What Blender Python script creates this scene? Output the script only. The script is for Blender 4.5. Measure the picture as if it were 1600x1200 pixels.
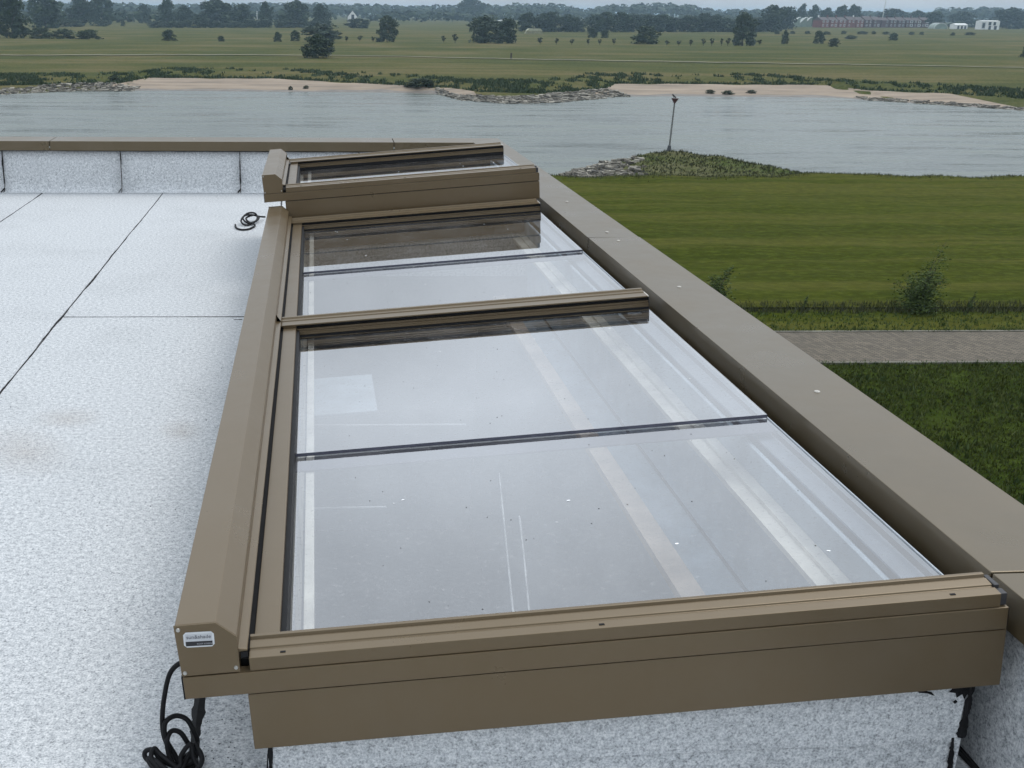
import bpy, bmesh, math, random
import numpy as np
from mathutils import Matrix, Vector

# ------------------------------------------------------------------ clean start
for o in list(bpy.data.objects):
    bpy.data.objects.remove(o)
SC = bpy.context.scene
COL = SC.collection
R = math.radians

# ------------------------------------------------------------------ camera (1.46 m above the roof skin, looking over the parapet)
cam_d = bpy.data.cameras.new('Camera')
cam = bpy.data.objects.new('Camera', cam_d)
COL.objects.link(cam)
SC.camera = cam
cam_d.sensor_width = 36.0
cam_d.lens = 39.6
cam_d.shift_x = 0.15
cam_d.clip_start = 0.05
cam_d.clip_end = 9000.0
_p, _yaw, _roll = R(18.386), R(2.316), 0.008
_fw = Vector((math.sin(_yaw) * math.cos(_p), math.cos(_yaw) * math.cos(_p), -math.sin(_p)))
_r = Vector((math.cos(_yaw), -math.sin(_yaw), 0))
_u = _r.cross(_fw)
_R = _r * math.cos(_roll) + _u * math.sin(_roll)
_U = _u * math.cos(_roll) - _r * math.sin(_roll)
cam.matrix_world = Matrix(((_R.x, _U.x, -_fw.x, 0), (_R.y, _U.y, -_fw.y, 0), (_R.z, _U.z, -_fw.z, 1.46), (0, 0, 0, 1)))

# ------------------------------------------------------------------ overcast sky, veiled sun high on the right
SUN_EL, SUN_AZ = R(60), R(50)
world = bpy.data.worlds.new('World')
SC.world = world
world.use_nodes = True
wn, wl = world.node_tree.nodes, world.node_tree.links
bg = wn['Background']
sky = wn.new('ShaderNodeTexSky')
sky.sky_type = 'NISHITA'
sky.sun_disc = False
sky.sun_elevation = SUN_EL
sky.sun_rotation = SUN_AZ
sky.air_density = 1.0
sky.dust_density = 4.0
hs = wn.new('ShaderNodeHueSaturation')
hs.inputs['Saturation'].default_value = 0.35
wl.new(sky.outputs[0], hs.inputs['Color'])
mixw = wn.new('ShaderNodeMix')
mixw.data_type = 'RGBA'
mixw.inputs[0].default_value = 0.8
wl.new(hs.outputs[0], mixw.inputs[6])
# closed cloud deck: standard overcast luminance, zenith brighter than the horizon
wtc = wn.new('ShaderNodeTexCoord')
wsep = wn.new('ShaderNodeSeparateXYZ')
wl.new(wtc.outputs['Generated'], wsep.inputs[0])
wmr = wn.new('ShaderNodeMapRange')
wmr.inputs['From Min'].default_value = 0.0
wmr.inputs['From Max'].default_value = 1.0
wmr.inputs['To Min'].default_value = 1.0
wmr.inputs['To Max'].default_value = 2.8
wl.new(wsep.outputs['Z'], wmr.inputs['Value'])
wsc = wn.new('ShaderNodeVectorMath')
wsc.operation = 'SCALE'
wsc.inputs[0].default_value = (5.5, 6.1, 6.75)
wno = wn.new('ShaderNodeTexNoise')                      # soft cloud structure all over the deck
wno.inputs['Scale'].default_value = 3.2
wno.inputs['Detail'].default_value = 5.0
wl.new(wtc.outputs['Generated'], wno.inputs['Vector'])
wcm = wn.new('ShaderNodeMapRange')
wcm.inputs['From Min'].default_value = 0.25
wcm.inputs['From Max'].default_value = 0.75
wcm.inputs['To Min'].default_value = 0.70
wcm.inputs['To Max'].default_value = 1.30
wl.new(wno.outputs['Fac'], wcm.inputs['Value'])
wmu = wn.new('ShaderNodeMath')
wmu.operation = 'MULTIPLY'
wl.new(wmr.outputs[0], wmu.inputs[0])
wl.new(wcm.outputs[0], wmu.inputs[1])
wl.new(wmu.outputs[0], wsc.inputs['Scale'])
wl.new(wsc.outputs[0], mixw.inputs[7])
wl.new(mixw.outputs[2], bg.inputs['Color'])
bg.inputs['Strength'].default_value = 0.1

sun_d = bpy.data.lights.new('sun', 'SUN')
sun_d.energy = 1.0
sun_d.angle = R(25)
sun_d.color = (1.0, 0.96, 0.9)
sun = bpy.data.objects.new('sun', sun_d)
COL.objects.link(sun)
_sd = Vector((math.sin(SUN_AZ) * math.cos(SUN_EL), math.cos(SUN_AZ) * math.cos(SUN_EL), math.sin(SUN_EL)))
sun.rotation_euler = _sd.to_track_quat('Z', 'Y').to_euler()
sun.location = (5, 10, 30)

SC.view_settings.view_transform = 'Standard'
SC.view_settings.look = 'None'
SC.view_settings.exposure = 0.06
SC.view_settings.gamma = 1.0
SC.view_settings.use_curve_mapping = False
SC.render.engine = 'CYCLES'

# ------------------------------------------------------------------ helpers
def tag(o, label=None, cat=None, group=None, kind=None):
    if label: o['label'] = label
    if cat: o['category'] = cat
    if group: o['group'] = group
    if kind: o['kind'] = kind
    return o

def empty(name, loc=(0, 0, 0), rot=(0, 0, 0), **kw):
    o = bpy.data.objects.new(name, None)
    COL.objects.link(o)
    o.location = loc
    o.rotation_euler = rot
    o.empty_display_size = 0.1
    return tag(o, **kw)

def mesh_obj(name, V, F, mat, parent=None, smooth=False, bevel=0, loc=None, **kw):
    me = bpy.data.meshes.new(name)
    me.from_pydata([tuple(map(float, v)) for v in V], [], [tuple(map(int, f)) for f in F])
    bm = bmesh.new(); bm.from_mesh(me)
    if len(F) < 20000 and not kw.pop('raw', False):
        bmesh.ops.recalc_face_normals(bm, faces=bm.faces)
    bm.to_mesh(me); bm.free()
    me.materials.append(mat)
    if smooth:
        for p in me.polygons: p.use_smooth = True
    return data_obj(name, me, parent, bevel, loc, **kw)

def data_obj(name, me, parent=None, bevel=0, loc=None, rot=None, scale=None, **kw):
    kw.pop('raw', None)
    o = bpy.data.objects.new(name, me)
    COL.objects.link(o)
    if parent: o.parent = parent
    if loc is not None: o.location = loc
    if rot is not None: o.rotation_euler = rot
    if scale is not None: o.scale = scale
    if bevel:
        b = o.modifiers.new('bevel', 'BEVEL'); b.width = bevel; b.segments = 2; b.limit_method = 'ANGLE'; b.angle_limit = R(30)
    return tag(o, **kw)

class MB:
    """collects shapes for one mesh object"""
    def __init__(s): s.V = []; s.F = []
    def add(s, V, F):
        n = len(s.V); s.V += [tuple(v) for v in V]; s.F += [tuple(i + n for i in f) for f in F]; return s
    def box(s, x0, x1, y0, y1, z0, z1):
        V = [(x, y, z) for z in (z0, z1) for y in (y0, y1) for x in (x0, x1)]
        return s.add(V, [(0, 1, 3, 2), (4, 6, 7, 5), (0, 4, 5, 1), (2, 3, 7, 6), (0, 2, 6, 4), (1, 5, 7, 3)])
    def prism(s, prof, a0, a1, axis):
        """profile extruded along axis; axis 'x': prof=(y,z); axis 'y': prof=(x,z)"""
        n = len(prof)
        if axis == 'x': V = [(a0, p, q) for p, q in prof] + [(a1, p, q) for p, q in prof]
        else: V = [(p, a0, q) for p, q in prof] + [(p, a1, q) for p, q in prof]
        F = [tuple(range(n)), tuple(range(2 * n - 1, n - 1, -1))] + [(i, i + n, (i + 1) % n + n, (i + 1) % n) for i in range(n)]
        return s.add(V, F)
    def tube(s, pts, rad, seg=8, closed_ends=True):
        pts = [Vector(p) for p in pts]
        rads = rad if hasattr(rad, '__len__') else [rad] * len(pts)
        n = len(pts); base = len(s.V); up = Vector((0.13, 0.21, 0.97))
        for i, p in enumerate(pts):
            t = (pts[min(i + 1, n - 1)] - pts[max(i - 1, 0)]).normalized()
            a = t.cross(up)
            if a.length < 1e-3: a = t.cross(Vector((1, 0, 0)))
            a.normalize(); b = t.cross(a); up = -b if b.dot(up) < 0 else b
            a = up.cross(t).normalized(); b = t.cross(a)
            for k in range(seg):
                g = 2 * math.pi * k / seg
                s.V.append(tuple(p + (a * math.cos(g) + b * math.sin(g)) * rads[i]))
        for i in range(n - 1):
            for k in range(seg):
                j = (k + 1) % seg
                s.F.append((base + i * seg + k, base + i * seg + j, base + (i + 1) * seg + j, base + (i + 1) * seg + k))
        if closed_ends:
            s.F.append(tuple(base + k for k in range(seg))); s.F.append(tuple(base + (n - 1) * seg + k for k in range(seg - 1, -1, -1)))
        return s
    def disc(s, c, r0, h, seg=12, r1=None):
        r1 = r0 if r1 is None else r1
        return s.tube([(c[0], c[1], c[2]), (c[0], c[1], c[2] + h)], [r0, r1], seg)
    def build(s, name, mat, parent=None, **kw): return mesh_obj(name, s.V, s.F, mat, parent, **kw)

def spline(pts, n=10):
    P = [Vector(p) for p in pts]; P = [P[0] * 2 - P[1]] + P + [P[-1] * 2 - P[-2]]
    out = []
    for i in range(1, len(P) - 2):
        for k in range(n):
            t = k / n; a, b, c, d = P[i - 1], P[i], P[i + 1], P[i + 2]
            out.append(0.5 * ((2 * b) + (c - a) * t + (2 * a - 5 * b + 4 * c - d) * t * t + (3 * b - a - 3 * c + d) * t ** 3))
    return out + [P[-2]]

# ------------------------------------------------------------------ materials
class NT:
    def __init__(s, name):
        s.m = bpy.data.materials.new(name); s.m.use_nodes = True
        s.n = s.m.node_tree.nodes; s.l = s.m.node_tree.links
        s.b = s.n['Principled BSDF']; s.out = s.n['Material Output']
    def node(s, t, **kw):
        n = s.n.new(t)
        for k, v in kw.items():
            if k.startswith('i_'): n.inputs[k[2:].replace('_', ' ')].default_value = v
            else: setattr(n, k, v)
        return n
    def link(s, a, b): s.l.new(a, b)
    def coord(s, scale=(1, 1, 1), kind='Object', loc=(0, 0, 0)):
        c = s.node('ShaderNodeTexCoord'); m = s.node('ShaderNodeMapping')
        m.inputs['Scale'].default_value = scale; m.inputs['Location'].default_value = loc
        s.link(c.outputs[kind], m.inputs['Vector']); return m.outputs[0]
    def noise(s, vec, scale, detail=4, rough=0.55):
        n = s.node('ShaderNodeTexNoise'); n.inputs['Scale'].default_value = scale
        n.inputs['Detail'].default_value = detail; n.inputs['Roughness'].default_value = rough
        if vec is not None: s.link(vec, n.inputs['Vector'])
        return n.outputs['Fac']
    def ramp(s, fac, stops):
        r = s.node('ShaderNodeValToRGB'); e = r.color_ramp.elements
        while len(e) < len(stops): e.new(0.5)
        for i, (p, c) in enumerate(stops):
            e[i].position = p; e[i].color = c if len(c) == 4 else (*c, 1)
        s.link(fac, r.inputs[0]); return r.outputs[0]
    def mix(s, fac, a, b, mode='MIX'):
        m = s.node('ShaderNodeMix', data_type='RGBA', blend_type=mode)
        for sock, v in ((m.inputs[0], fac), (m.inputs[6], a), (m.inputs[7], b)):
            if hasattr(v, 'is_output'): s.link(v, sock)
            elif hasattr(v, '__len__'): sock.default_value = v if len(v) == 4 else (*v, 1)
            else: sock.default_value = v
        return m.outputs[2]
    def math(s, op, a, b=None, clamp=False):
        m = s.node('ShaderNodeMath', operation=op, use_clamp=clamp)
        for i, v in enumerate((a, b)):
            if v is None: continue
            if hasattr(v, 'is_output'): s.link(v, m.inputs[i])
            else: m.inputs[i].default_value = v
        return m.outputs[0]
    def bump(s, h, strength=0.3, dist=0.01):
        b = s.node('ShaderNodeBump'); b.inputs['Strength'].default_value = strength; b.inputs['Distance'].default_value = dist
        s.link(h, b.inputs['Height']); s.link(b.outputs[0], s.b.inputs['Normal']); return b
    def set(s, **kw):
        for k, v in kw.items():
            k = k.replace('_', ' ')
            if hasattr(v, 'is_output'): s.link(v, s.b.inputs[k])
            elif hasattr(v, '__len__') and len(v) == 3: s.b.inputs[k].default_value = (*v, 1)
            else: s.b.inputs[k].default_value = v
        return s

def simple(name, col, rough=0.6, var=0.12, scale=8, metallic=0.0, spec=0.5, coord='Object'):
    t = NT(name)
    f = t.noise(t.coord(kind=coord), scale, 5)
    lo = tuple(c * (1 - var) for c in col); hi = tuple(min(1, c * (1 + var)) for c in col)
    t.set(Base_Color=t.ramp(f, [(0.3, lo), (0.7, hi)]), Roughness=rough, Metallic=metallic)
    t.b.inputs['Specular IOR Level'].default_value = spec
    return t.m

M = {}
# powder-coated bronze aluminium: faint dust film and fine texture
def coated(name, col, tint):
    t = NT(name)
    v = t.coord(kind='Object')
    dust = t.noise(v, 3.0, 6, 0.65)
    fine = t.noise(v, 900, 2)
    wave = t.noise(v, 5.0, 2)
    run = t.noise(t.coord((7, 7, 2.5)), 1.0, 5, 0.65)         # faint rain runs and wiped dust
    c = t.mix(t.ramp(dust, [(0.42, (0, 0, 0)), (0.75, (0.4,) * 3)]), col, (0.105, 0.085, 0.06))
    c = t.mix(t.ramp(run, [(0.45, (0, 0, 0)), (0.7, (0.13,) * 3)]), c, (0.12, 0.10, 0.075))
    spots = t.noise(v, 55, 3, 0.7)
    c = t.mix(t.ramp(spots, [(0.70, (0, 0, 0)), (0.78, (0.35,) * 3)]), c, tuple(k * 0.6 for k in col))
    t.set(Base_Color=c, Roughness=t.ramp(dust, [(0.3, (0.25,) * 3), (0.8, (0.42,) * 3)]))
    t.b.inputs['IOR'].default_value = 1.85
    t.b.inputs['Specular IOR Level'].default_value = 0.5
    t.b.inputs['Specular Tint'].default_value = (*tint, 1)
    hsum = t.math('ADD', t.math('MULTIPLY', fine, 0.03), wave)
    t.bump(hsum, 0.10, 0.006)
    return t.m
M['bronze'] = coated('bronze_aluminium', (0.086, 0.060, 0.031), (1.0, 0.82, 0.60))
M['coping'] = coated('coping_aluminium', (0.066, 0.050, 0.028), (1.0, 0.84, 0.62))
M['black_rubber'] = simple('black_rubber', (0.009, 0.009, 0.010), 0.6, 0.3, 40, spec=0.2)
M['dark_plastic'] = simple('dark_plastic', (0.03, 0.03, 0.033), 0.55, 0.2, 40)
M['steel'] = simple('screw_steel', (0.5, 0.49, 0.46), 0.35, 0.15, 60, metallic=0.9)
M['washer'] = simple('pale_washer', (0.5, 0.47, 0.42), 0.5, 0.15, 60)
M['label_white'] = simple('label_white', (0.62, 0.63, 0.64), 0.35, 0.06, 60)
M['label_black'] = simple('label_black', (0.015, 0.015, 0.018), 0.35, 0.1, 60)
M['label_grey'] = simple('label_grey', (0.35, 0.35, 0.37), 0.4, 0.1, 60)
M['print_grey'] = simple('print_grey', (0.10, 0.105, 0.12), 0.5, 0.1, 60)
M['lining_white'] = simple('lining_white', (0.72, 0.68, 0.60), 0.6, 0.22, 9)
M['lining_blue'] = simple('lining_blue_grey', (0.40, 0.47, 0.53), 0.6, 0.3, 6)
M['lining_cream'] = simple('lining_cream', (0.70, 0.56, 0.45), 0.6, 0.25, 7)
M['room_wall'] = simple('room_plaster', (0.68, 0.69, 0.72), 0.8, 0.05, 2)
M['room_floor'] = simple('room_floor', (0.48, 0.47, 0.47), 0.5, 0.12, 2)
M['white_line'] = simple('room_white_edge', (0.45, 0.46, 0.46), 0.5, 0.45, 9)

# mineral-felt roof skin, white granules with darker pits, dirt clouds and brown stains
def membrane(name, tint=1.0):
    t = NT(name)
    v = t.coord(kind='Object')
    g1 = t.noise(v, 190, 3, 0.7)
    g2 = t.noise(v, 62, 4, 0.75)
    gran = t.math('ADD', t.math('MULTIPLY', g1, 0.55), t.math('MULTIPLY', g2, 0.45))
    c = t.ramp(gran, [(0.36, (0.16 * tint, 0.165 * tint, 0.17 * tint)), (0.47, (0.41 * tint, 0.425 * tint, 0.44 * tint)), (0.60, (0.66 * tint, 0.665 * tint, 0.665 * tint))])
    cloud = t.noise(v, 1.6, 6, 0.65)
    c = t.mix(t.ramp(cloud, [(0.50, (0, 0, 0)), (0.78, (0.22,) * 3)]), c, (0.45, 0.455, 0.46), 'MULTIPLY')
    st = t.noise(v, 0.9, 5, 0.6)
    c = t.mix(t.ramp(st, [(0.64, (0, 0, 0)), (0.80, (0.2,) * 3)]), c, (0.62, 0.50, 0.40), 'MULTIPLY')
    sp = t.noise(v, 23, 2, 0.5)
    c = t.mix(t.ramp(sp, [(0.76, (0, 0, 0)), (0.80, (0.7,) * 3)]), c, (0.12, 0.12, 0.13))
    t.set(Base_Color=c, Roughness=0.85)
    t.b.inputs['Specular IOR Level'].default_value = 0.3
    t.bump(gran, 0.55, 0.004)
    return t.m
M['membrane'] = membrane('mineral_membrane')
M['membrane_lit'] = membrane('mineral_membrane_lit_upstands', 1.22)      # same felt, tint raised to paint extra light onto the upstands
t = NT('brown_stain')
v = t.coord(kind='Generated')
gr = t.node('ShaderNodeTexGradient', gradient_type='SPHERICAL')
mp = t.node('ShaderNodeMapping'); mp.inputs['Location'].default_value = (-1, -1, 0); mp.inputs['Scale'].default_value = (2, 2, 0)
c_ = t.node('ShaderNodeTexCoord'); t.link(c_.outputs['Generated'], mp.inputs[0]); t.link(mp.outputs[0], gr.inputs[0])
nz = t.noise(t.coord(kind='Object'), 9, 5, 0.7)
a_ = t.math('MULTIPLY', gr.outputs['Fac'], t.math('MULTIPLY', nz, 0.30), True)
t.set(Base_Color=(0.40, 0.31, 0.235), Roughness=0.9, Alpha=a_)
M['stain'] = t.m
M['tar'] = simple('bitumen_tar', (0.010, 0.010, 0.011), 0.7, 0.4, 30, spec=0.2)

# double glazing: mirror-like coated surface that still lets the room show
def glass(name, tint, gain, dust):
    t = NT(name)
    tr = t.node('ShaderNodeBsdfTransparent'); tr.inputs[0].default_value = (*tint, 1)
    gl = t.node('ShaderNodeBsdfGlossy'); gl.inputs['Roughness'].default_value = 0.012
    gl.inputs['Color'].default_value = (0.985, 0.98, 0.985, 1)
    fr = t.node('ShaderNodeFresnel'); fr.inputs['IOR'].default_value = 1.52
    fac = t.math('MINIMUM', t.math('MULTIPLY', fr.outputs[0], gain), 0.60)
    mx = t.node('ShaderNodeMixShader'); t.link(fac, mx.inputs[0]); t.link(tr.outputs[0], mx.inputs[1]); t.link(gl.outputs[0], mx.inputs[2])
    df = t.node('ShaderNodeBsdfDiffuse'); df.inputs[0].default_value = (0.55, 0.54, 0.54, 1)
    v = t.coord(kind='Object')
    cl = t.noise(v, 2.2, 6, 0.7); fn = t.noise(v, 75, 4, 0.75); sm = t.noise(t.coord((1.3, 0.8, 1)), 6, 6, 0.7)
    d = t.math('ADD', t.math('MULTIPLY', t.ramp(cl, [(0.35, (0, 0, 0)), (0.8, (1, 1, 1))]), dust),
               t.math('ADD', t.math('MULTIPLY', t.ramp(fn, [(0.57, (0, 0, 0)), (0.70, (1, 1, 1))]), dust * 4.0),
                      t.math('MULTIPLY', t.ramp(sm, [(0.5, (0, 0, 0)), (0.75, (1, 1, 1))]), dust * 0.7)))
    m2 = t.node('ShaderNodeMixShader'); t.link(d, m2.inputs[0]); t.link(mx.outputs[0], m2.inputs[1]); t.link(df.outputs[0], m2.inputs[2])
    t.link(m2.outputs[0], t.out.inputs['Surface'])
    return t.m
M['glass'] = glass('coated_double_glazing', (0.86, 0.875, 0.88), 3.4, 0.065)
M['glass_edge'] = simple('glass_edge', (0.07, 0.072, 0.10), 0.25, 0.2, 20)
M['spacer'] = simple('glazing_spacer', (0.06, 0.055, 0.085), 0.5, 0.15, 12)
M['chip'] = simple('white_dropping', (0.85, 0.86, 0.86), 0.5, 0.05, 60)
M['speck'] = simple('dark_speck', (0.04, 0.04, 0.04), 0.8, 0.3, 60)
# ================================================================== LARGE STRUCTURE: the building with its flat roof
rnd = random.Random(7)
ZC = 0.423                                                  # top of the copings
M['facade'] = simple('facade_brick', (0.26, 0.20, 0.16), 0.85, 0.25, 14)
M['deck'] = simple('deck_bitumen', (0.05, 0.05, 0.052), 0.8, 0.3, 6)
bld = empty('apartment_building', (-3.2, 1.8, -9.5), label='building under the white flat roof, overlooking the river', cat='building')
BO = Vector((-3.2, 1.8, -9.5))
def bpart(name, mat, *boxes, **kw):
    b = MB()
    for q in boxes: b.box(q[0] - BO.x, q[1] - BO.x, q[2] - BO.y, q[3] - BO.y, q[4] - BO.z, q[5] - BO.z)
    return b.build(name, mat, bld, **kw)
XL, XR, YB, YF = -8.0, 1.36, -6.0, 9.497
HX0, HX1 = -0.075, 1.235
bpart('wall', M['facade'], (XR + 0.02, 1.54, YB, 9.72, -9.5, 0.335))
bpart('wall', M['facade'], (XL, XR + 0.018, YF + 0.02, 9.72, -9.5, 0.335))
bpart('wall', M['facade'], (XL, XL + 0.3, YB, YF + 0.018, -9.5, -0.31))
bpart('roof_slab', M['deck'], (XL, HX0, YB, YF, -0.3, -0.006), (HX1, XR, YB, YF, -0.3, -0.006), (HX0, HX1, YB, 1.925, -0.3, -0.006),
      (HX0, HX1, 6.33, 6.50, -0.3, -0.006), (HX0, HX1, 7.58, YF, -0.3, -0.006))
bpart('room_floor', M['room_floor'], (-3.0, 1.36, 0.6, 8.6, -2.75, -2.7))
bpart('room_wall', M['room_wall'], (1.30, 1.36, 0.6, 8.6, -2.698, -0.302))
bpart('room_wall', M['room_wall'], (-3.06, -3.0, 0.6, 8.6, -2.698, -0.302))
bpart('room_wall', M['room_wall'], (-3.0, 1.298, 8.6, 8.66, -2.698, -0.302))
bpart('room_wall', M['room_wall'], (-3.0, 1.298, 0.54, 0.6, -2.698, -0.302))
bpart('room_ceiling', M['room_wall'], (-3.0, HX0 - 0.002, 0.602, 8.598, -0.335, -0.304))
bpart('floor_line', M['white_line'], (0.42, 0.45, 2.2, 6.4, -2.698, -2.69))
bpart('floor_line', M['white_line'], (0.55, 0.575, 2.2, 5.2, -2.698, -2.69))
bpart('floor_line', M['white_line'], (-0.6, 0.35, 6.1, 6.14, -2.698, -2.69))

# ---- roof skin: separate felt sheets with wandering edges and tar squeezed out along the laps
roof = tag(mesh_obj('flat_roof', *(lambda b: (b.V, b.F))(MB().box(XL, HX0 - 0.03, YB, YF - 0.001, -0.0055, -0.003)), M['deck']), kind='structure')
def wob(a, seed, amp):
    return amp * (math.sin(a * 3.1 + seed) * 0.5 + math.sin(a * 7.7 + seed * 2.3) * 0.3 + math.sin(a * 19 + seed * 5) * 0.2)
def sheet(x0, x1, y0, y1, z=0.0, seeds=(0, 0), name='membrane_sheet', n=90, th=0.0035):
    V = []; F = []
    for i in range(n + 1):
        y = y0 + (y1 - y0) * i / n
        a, b = x0 + wob(y, seeds[0], 0.004) + 0.004, x1 + wob(y, seeds[1], 0.004) - 0.004
        V += [(a, y, z), (b, y, z), (a, y, z - th), (b, y, z - th)]
    for i in range(n):
        k = 4 * i
        F += [(k, k + 1, k + 5, k + 4), (k, k + 4, k + 6, k + 2), (k + 1, k + 3, k + 7, k + 5)]
    F += [(0, 2, 3, 1), (4 * n, 4 * n + 1, 4 * n + 3, 4 * n + 2)]
    return mesh_obj(name, V, F, M['membrane'], roof)
def tar_line(p0, p1, w, seed, z=0.001, amp=0.004, parent=None, name='tar_seam', n=110, normal=(0, 0, 1)):
    """a bead of bitumen with uneven width along a lap"""
    parent = parent or roof
    p0, p1, nz = Vector(p0), Vector(p1), Vector(normal)
    d = (p1 - p0); L = d.length; d.normalize(); sd = d.cross(nz)
    rr = random.Random(seed); V = []; F = []; g = 1.0
    for i in range(n + 1):
        t = L * i / n; g = max(0.15, min(1.5, g + rr.uniform(-0.28, 0.28)))
        ww = w * g; c = p0 + d * t + sd * wob(t, seed, amp)
        V += [c + sd * ww + nz * 0.0004, c + nz * (0.0012 + 0.25 * ww), c - sd * ww * rr.uniform(0.6, 1.1) + nz * 0.0004]
    for i in range(n):
        k = 3 * i
        F += [(k, k + 3, k + 4, k + 1), (k + 1, k + 4, k + 5, k + 2)]
    return mesh_obj(name, V, F, M['tar'], parent)
XS = [-7.2, -6.205, -5.215, -4.225, -3.235, -2.245, -1.255, -0.262]
YE = 9.47
sheet(XS[6], XS[7], 5.470, YE, seeds=(6, 7))
sheet(XS[6], XS[7], YB, 5.458, seeds=(6, 7))
for i in range(5, -1, -1):
    ym = (2.1, 7.0, -1.2, 4.4, 3.3, 6.0)[i]
    if i >= 4: sheet(XS[i], XS[i + 1], YB, YE, seeds=(i, i + 1))
    else:
        sheet(XS[i], XS[i + 1], ym + 0.01, YE, seeds=(i, i + 1)); sheet(XS[i], XS[i + 1], YB, ym, seeds=(i, i + 1))
for i in range(1, 7):
    tar_line((XS[i], -1.0, 0), (XS[i], YE, 0), 0.0062, 11 + i, n=260, amp=0.005)
tar_line((XS[6], 5.464, 0), (XS[7], 5.462, 0), 0.006, 31, n=40)
tar_line((-0.40, 5.40, 0), (-0.36, 5.41, 0), 0.006, 32, n=8)
tar_line((-8, YE - 0.006, 0), (1.33, YE - 0.006, 0), 0.004, 33, n=200)
# strips of felt lapped round the kerbs of the rooflights and along the parapet
sheet(-0.255, -0.098, YB, YE, z=0.0035, seeds=(7.5, 0), th=0.0035)
sheet(-0.096, 1.345, YB, 1.86, z=0.0, seeds=(0, 0))
sheet(1.284, 1.345, 1.866, YE, z=0.0, seeds=(0, 0))
sheet(-0.096, 1.282, 7.66, YE, z=0.0, seeds=(0, 0))
tar_line((XS[7] + 0.005, 2.2, 0.003), (XS[7] + 0.005, 7.6, 0.003), 0.009, 41, n=240, amp=0.006)
tar_line((XS[7] + 0.010, 0.6, 0.003), (XS[7] + 0.006, 2.195, 0.003), 0.017, 43, n=120, amp=0.006)
tar_line((1.335, 0.9, 0.002), (1.335, YE, 0.002), 0.008, 42, n=200)
b = MB()
for k in range(46):                                          # tar crumbs by the near corner of the rooflight
    x, y = rnd.uniform(-0.24, -0.14), rnd.uniform(1.85, 2.12)
    b.disc((x, y, 0.003), rnd.uniform(0.0008, 0.0026), 0.0015, 6, 0.0008)
b.build('tar_crumbs', M['tar'], roof, kind='stuff')
b = MB()
for k in range(260):                                         # loose grit on the open roof
    x, y = rnd.uniform(-4.5, -0.28), rnd.uniform(1.6, 9.2)
    b.disc((x, y, 0.0), rnd.uniform(0.001, 0.0032), 0.002, 6, 0.001)
b.build('roof_grit', M['speck'], roof, kind='stuff')
for (x, y, rx, ry, a) in [(-1.02, 3.68, 0.17, 0.30, 0.5), (-0.93, 4.0, 0.15, 0.13, 0), (-0.49, 3.86, 0.09, 0.13, 0.2)]:
    V = [(rx * math.cos(g), ry * math.sin(g), 0) for g in [2 * math.pi * k / 20 for k in range(20)]]
    mesh_obj('stain', V, [tuple(range(20))], M['stain'], roof, loc=(x, y, 0.0012)).rotation_euler.z = a

# ---- parapets with felt strips and metal copings
def cap_section(name, V, F, parent): return mesh_obj(name, V, F, M['coping'], parent, bevel=0.003)
par = empty('parapet', (0, YF, 0), label='low white-felted parapet with level bronze coping along the far edge of the roof', cat='parapet')
xs = [-6.48, -5.5, -4.52, -3.54, -2.565, -1.60, -0.615, 0.37, 1.33]
for a, c in zip(xs[:-1], xs[1:]):
    V = []; F = []; prof = [(-0.075, 0.004), (-0.035, 0.008), (-0.012, 0.030), (-0.003, 0.07), (-0.001, 0.20), (-0.001, 0.338)]
    m = 8
    for i in range(m + 1):
        x = a + 0.003 + (c - a - 0.006) * i / m
        for (yy, zz) in prof: V.append((x, yy + wob(x * 3 + zz * 9, a, 0.0022), zz))
    q = len(prof)
    for i in range(m):
        for j in range(q - 1): F.append((i * q + j, (i + 1) * q + j, (i + 1) * q + j + 1, i * q + j + 1))
    o = mesh_obj('felt_strip', V, F, M['membrane_lit'], par, smooth=True)
    sol = o.modifiers.new('thick', 'SOLIDIFY'); sol.thickness = 0.003
    tar_line((c, -0.008, 0.07), (c + 0.003, -0.008, 0.33), 0.0042, int(50 + c * 3), parent=par, normal=(0, -1, 0), n=26, amp=0.004)
    tar_line((c - 0.02, -0.07, 0.006), (c, -0.02, 0.035), 0.006, int(90 + c * 3), parent=par, normal=(0, -0.6, 0.8), n=8, amp=0.002)
tar_line((-6, -0.003, 0.3395), (1.33, -0.003, 0.3395), 0.004, 77, parent=par, normal=(0, -1, 0), n=120, amp=0.001)
cy0, cy1 = -0.030, 0.275
for a, c in [(-7.9, -5.1), (-5.094, -2.17), (-2.164, 0.66)]:
    cap_section('coping_section', *(lambda b: (b.V, b.F))(MB().prism([(cy0, 0.343), (cy0, ZC - 0.004), (cy1, ZC), (cy1, 0.343), (cy1 - 0.004, 0.343), (cy1 - 0.004, ZC - 0.006), (cy0 + 0.004, ZC - 0.010), (cy0 + 0.004, 0.343)], a, c, 'x')), par)
# last far section is mitred into the side coping
a, xi, xo = 0.666, 1.322, 1.572
V = []
for (yy, zz) in [(cy0, 0.343), (cy0, ZC - 0.004), (cy1, ZC), (cy1, 0.343)]:
    V += [(a, yy, zz), (xi if yy == cy0 else xo, yy, zz)]
cap_section('coping_section', V, [(0, 1, 3, 2), (2, 3, 5, 4), (4, 5, 7, 6)], par)
for x in (-3.4, -1.0, -4.3):
    MB().disc((x, 0.12, ZC - 0.001), 0.008, 0.003, 12, 0.006).build('screw_cap', M['washer'], par)

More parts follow.
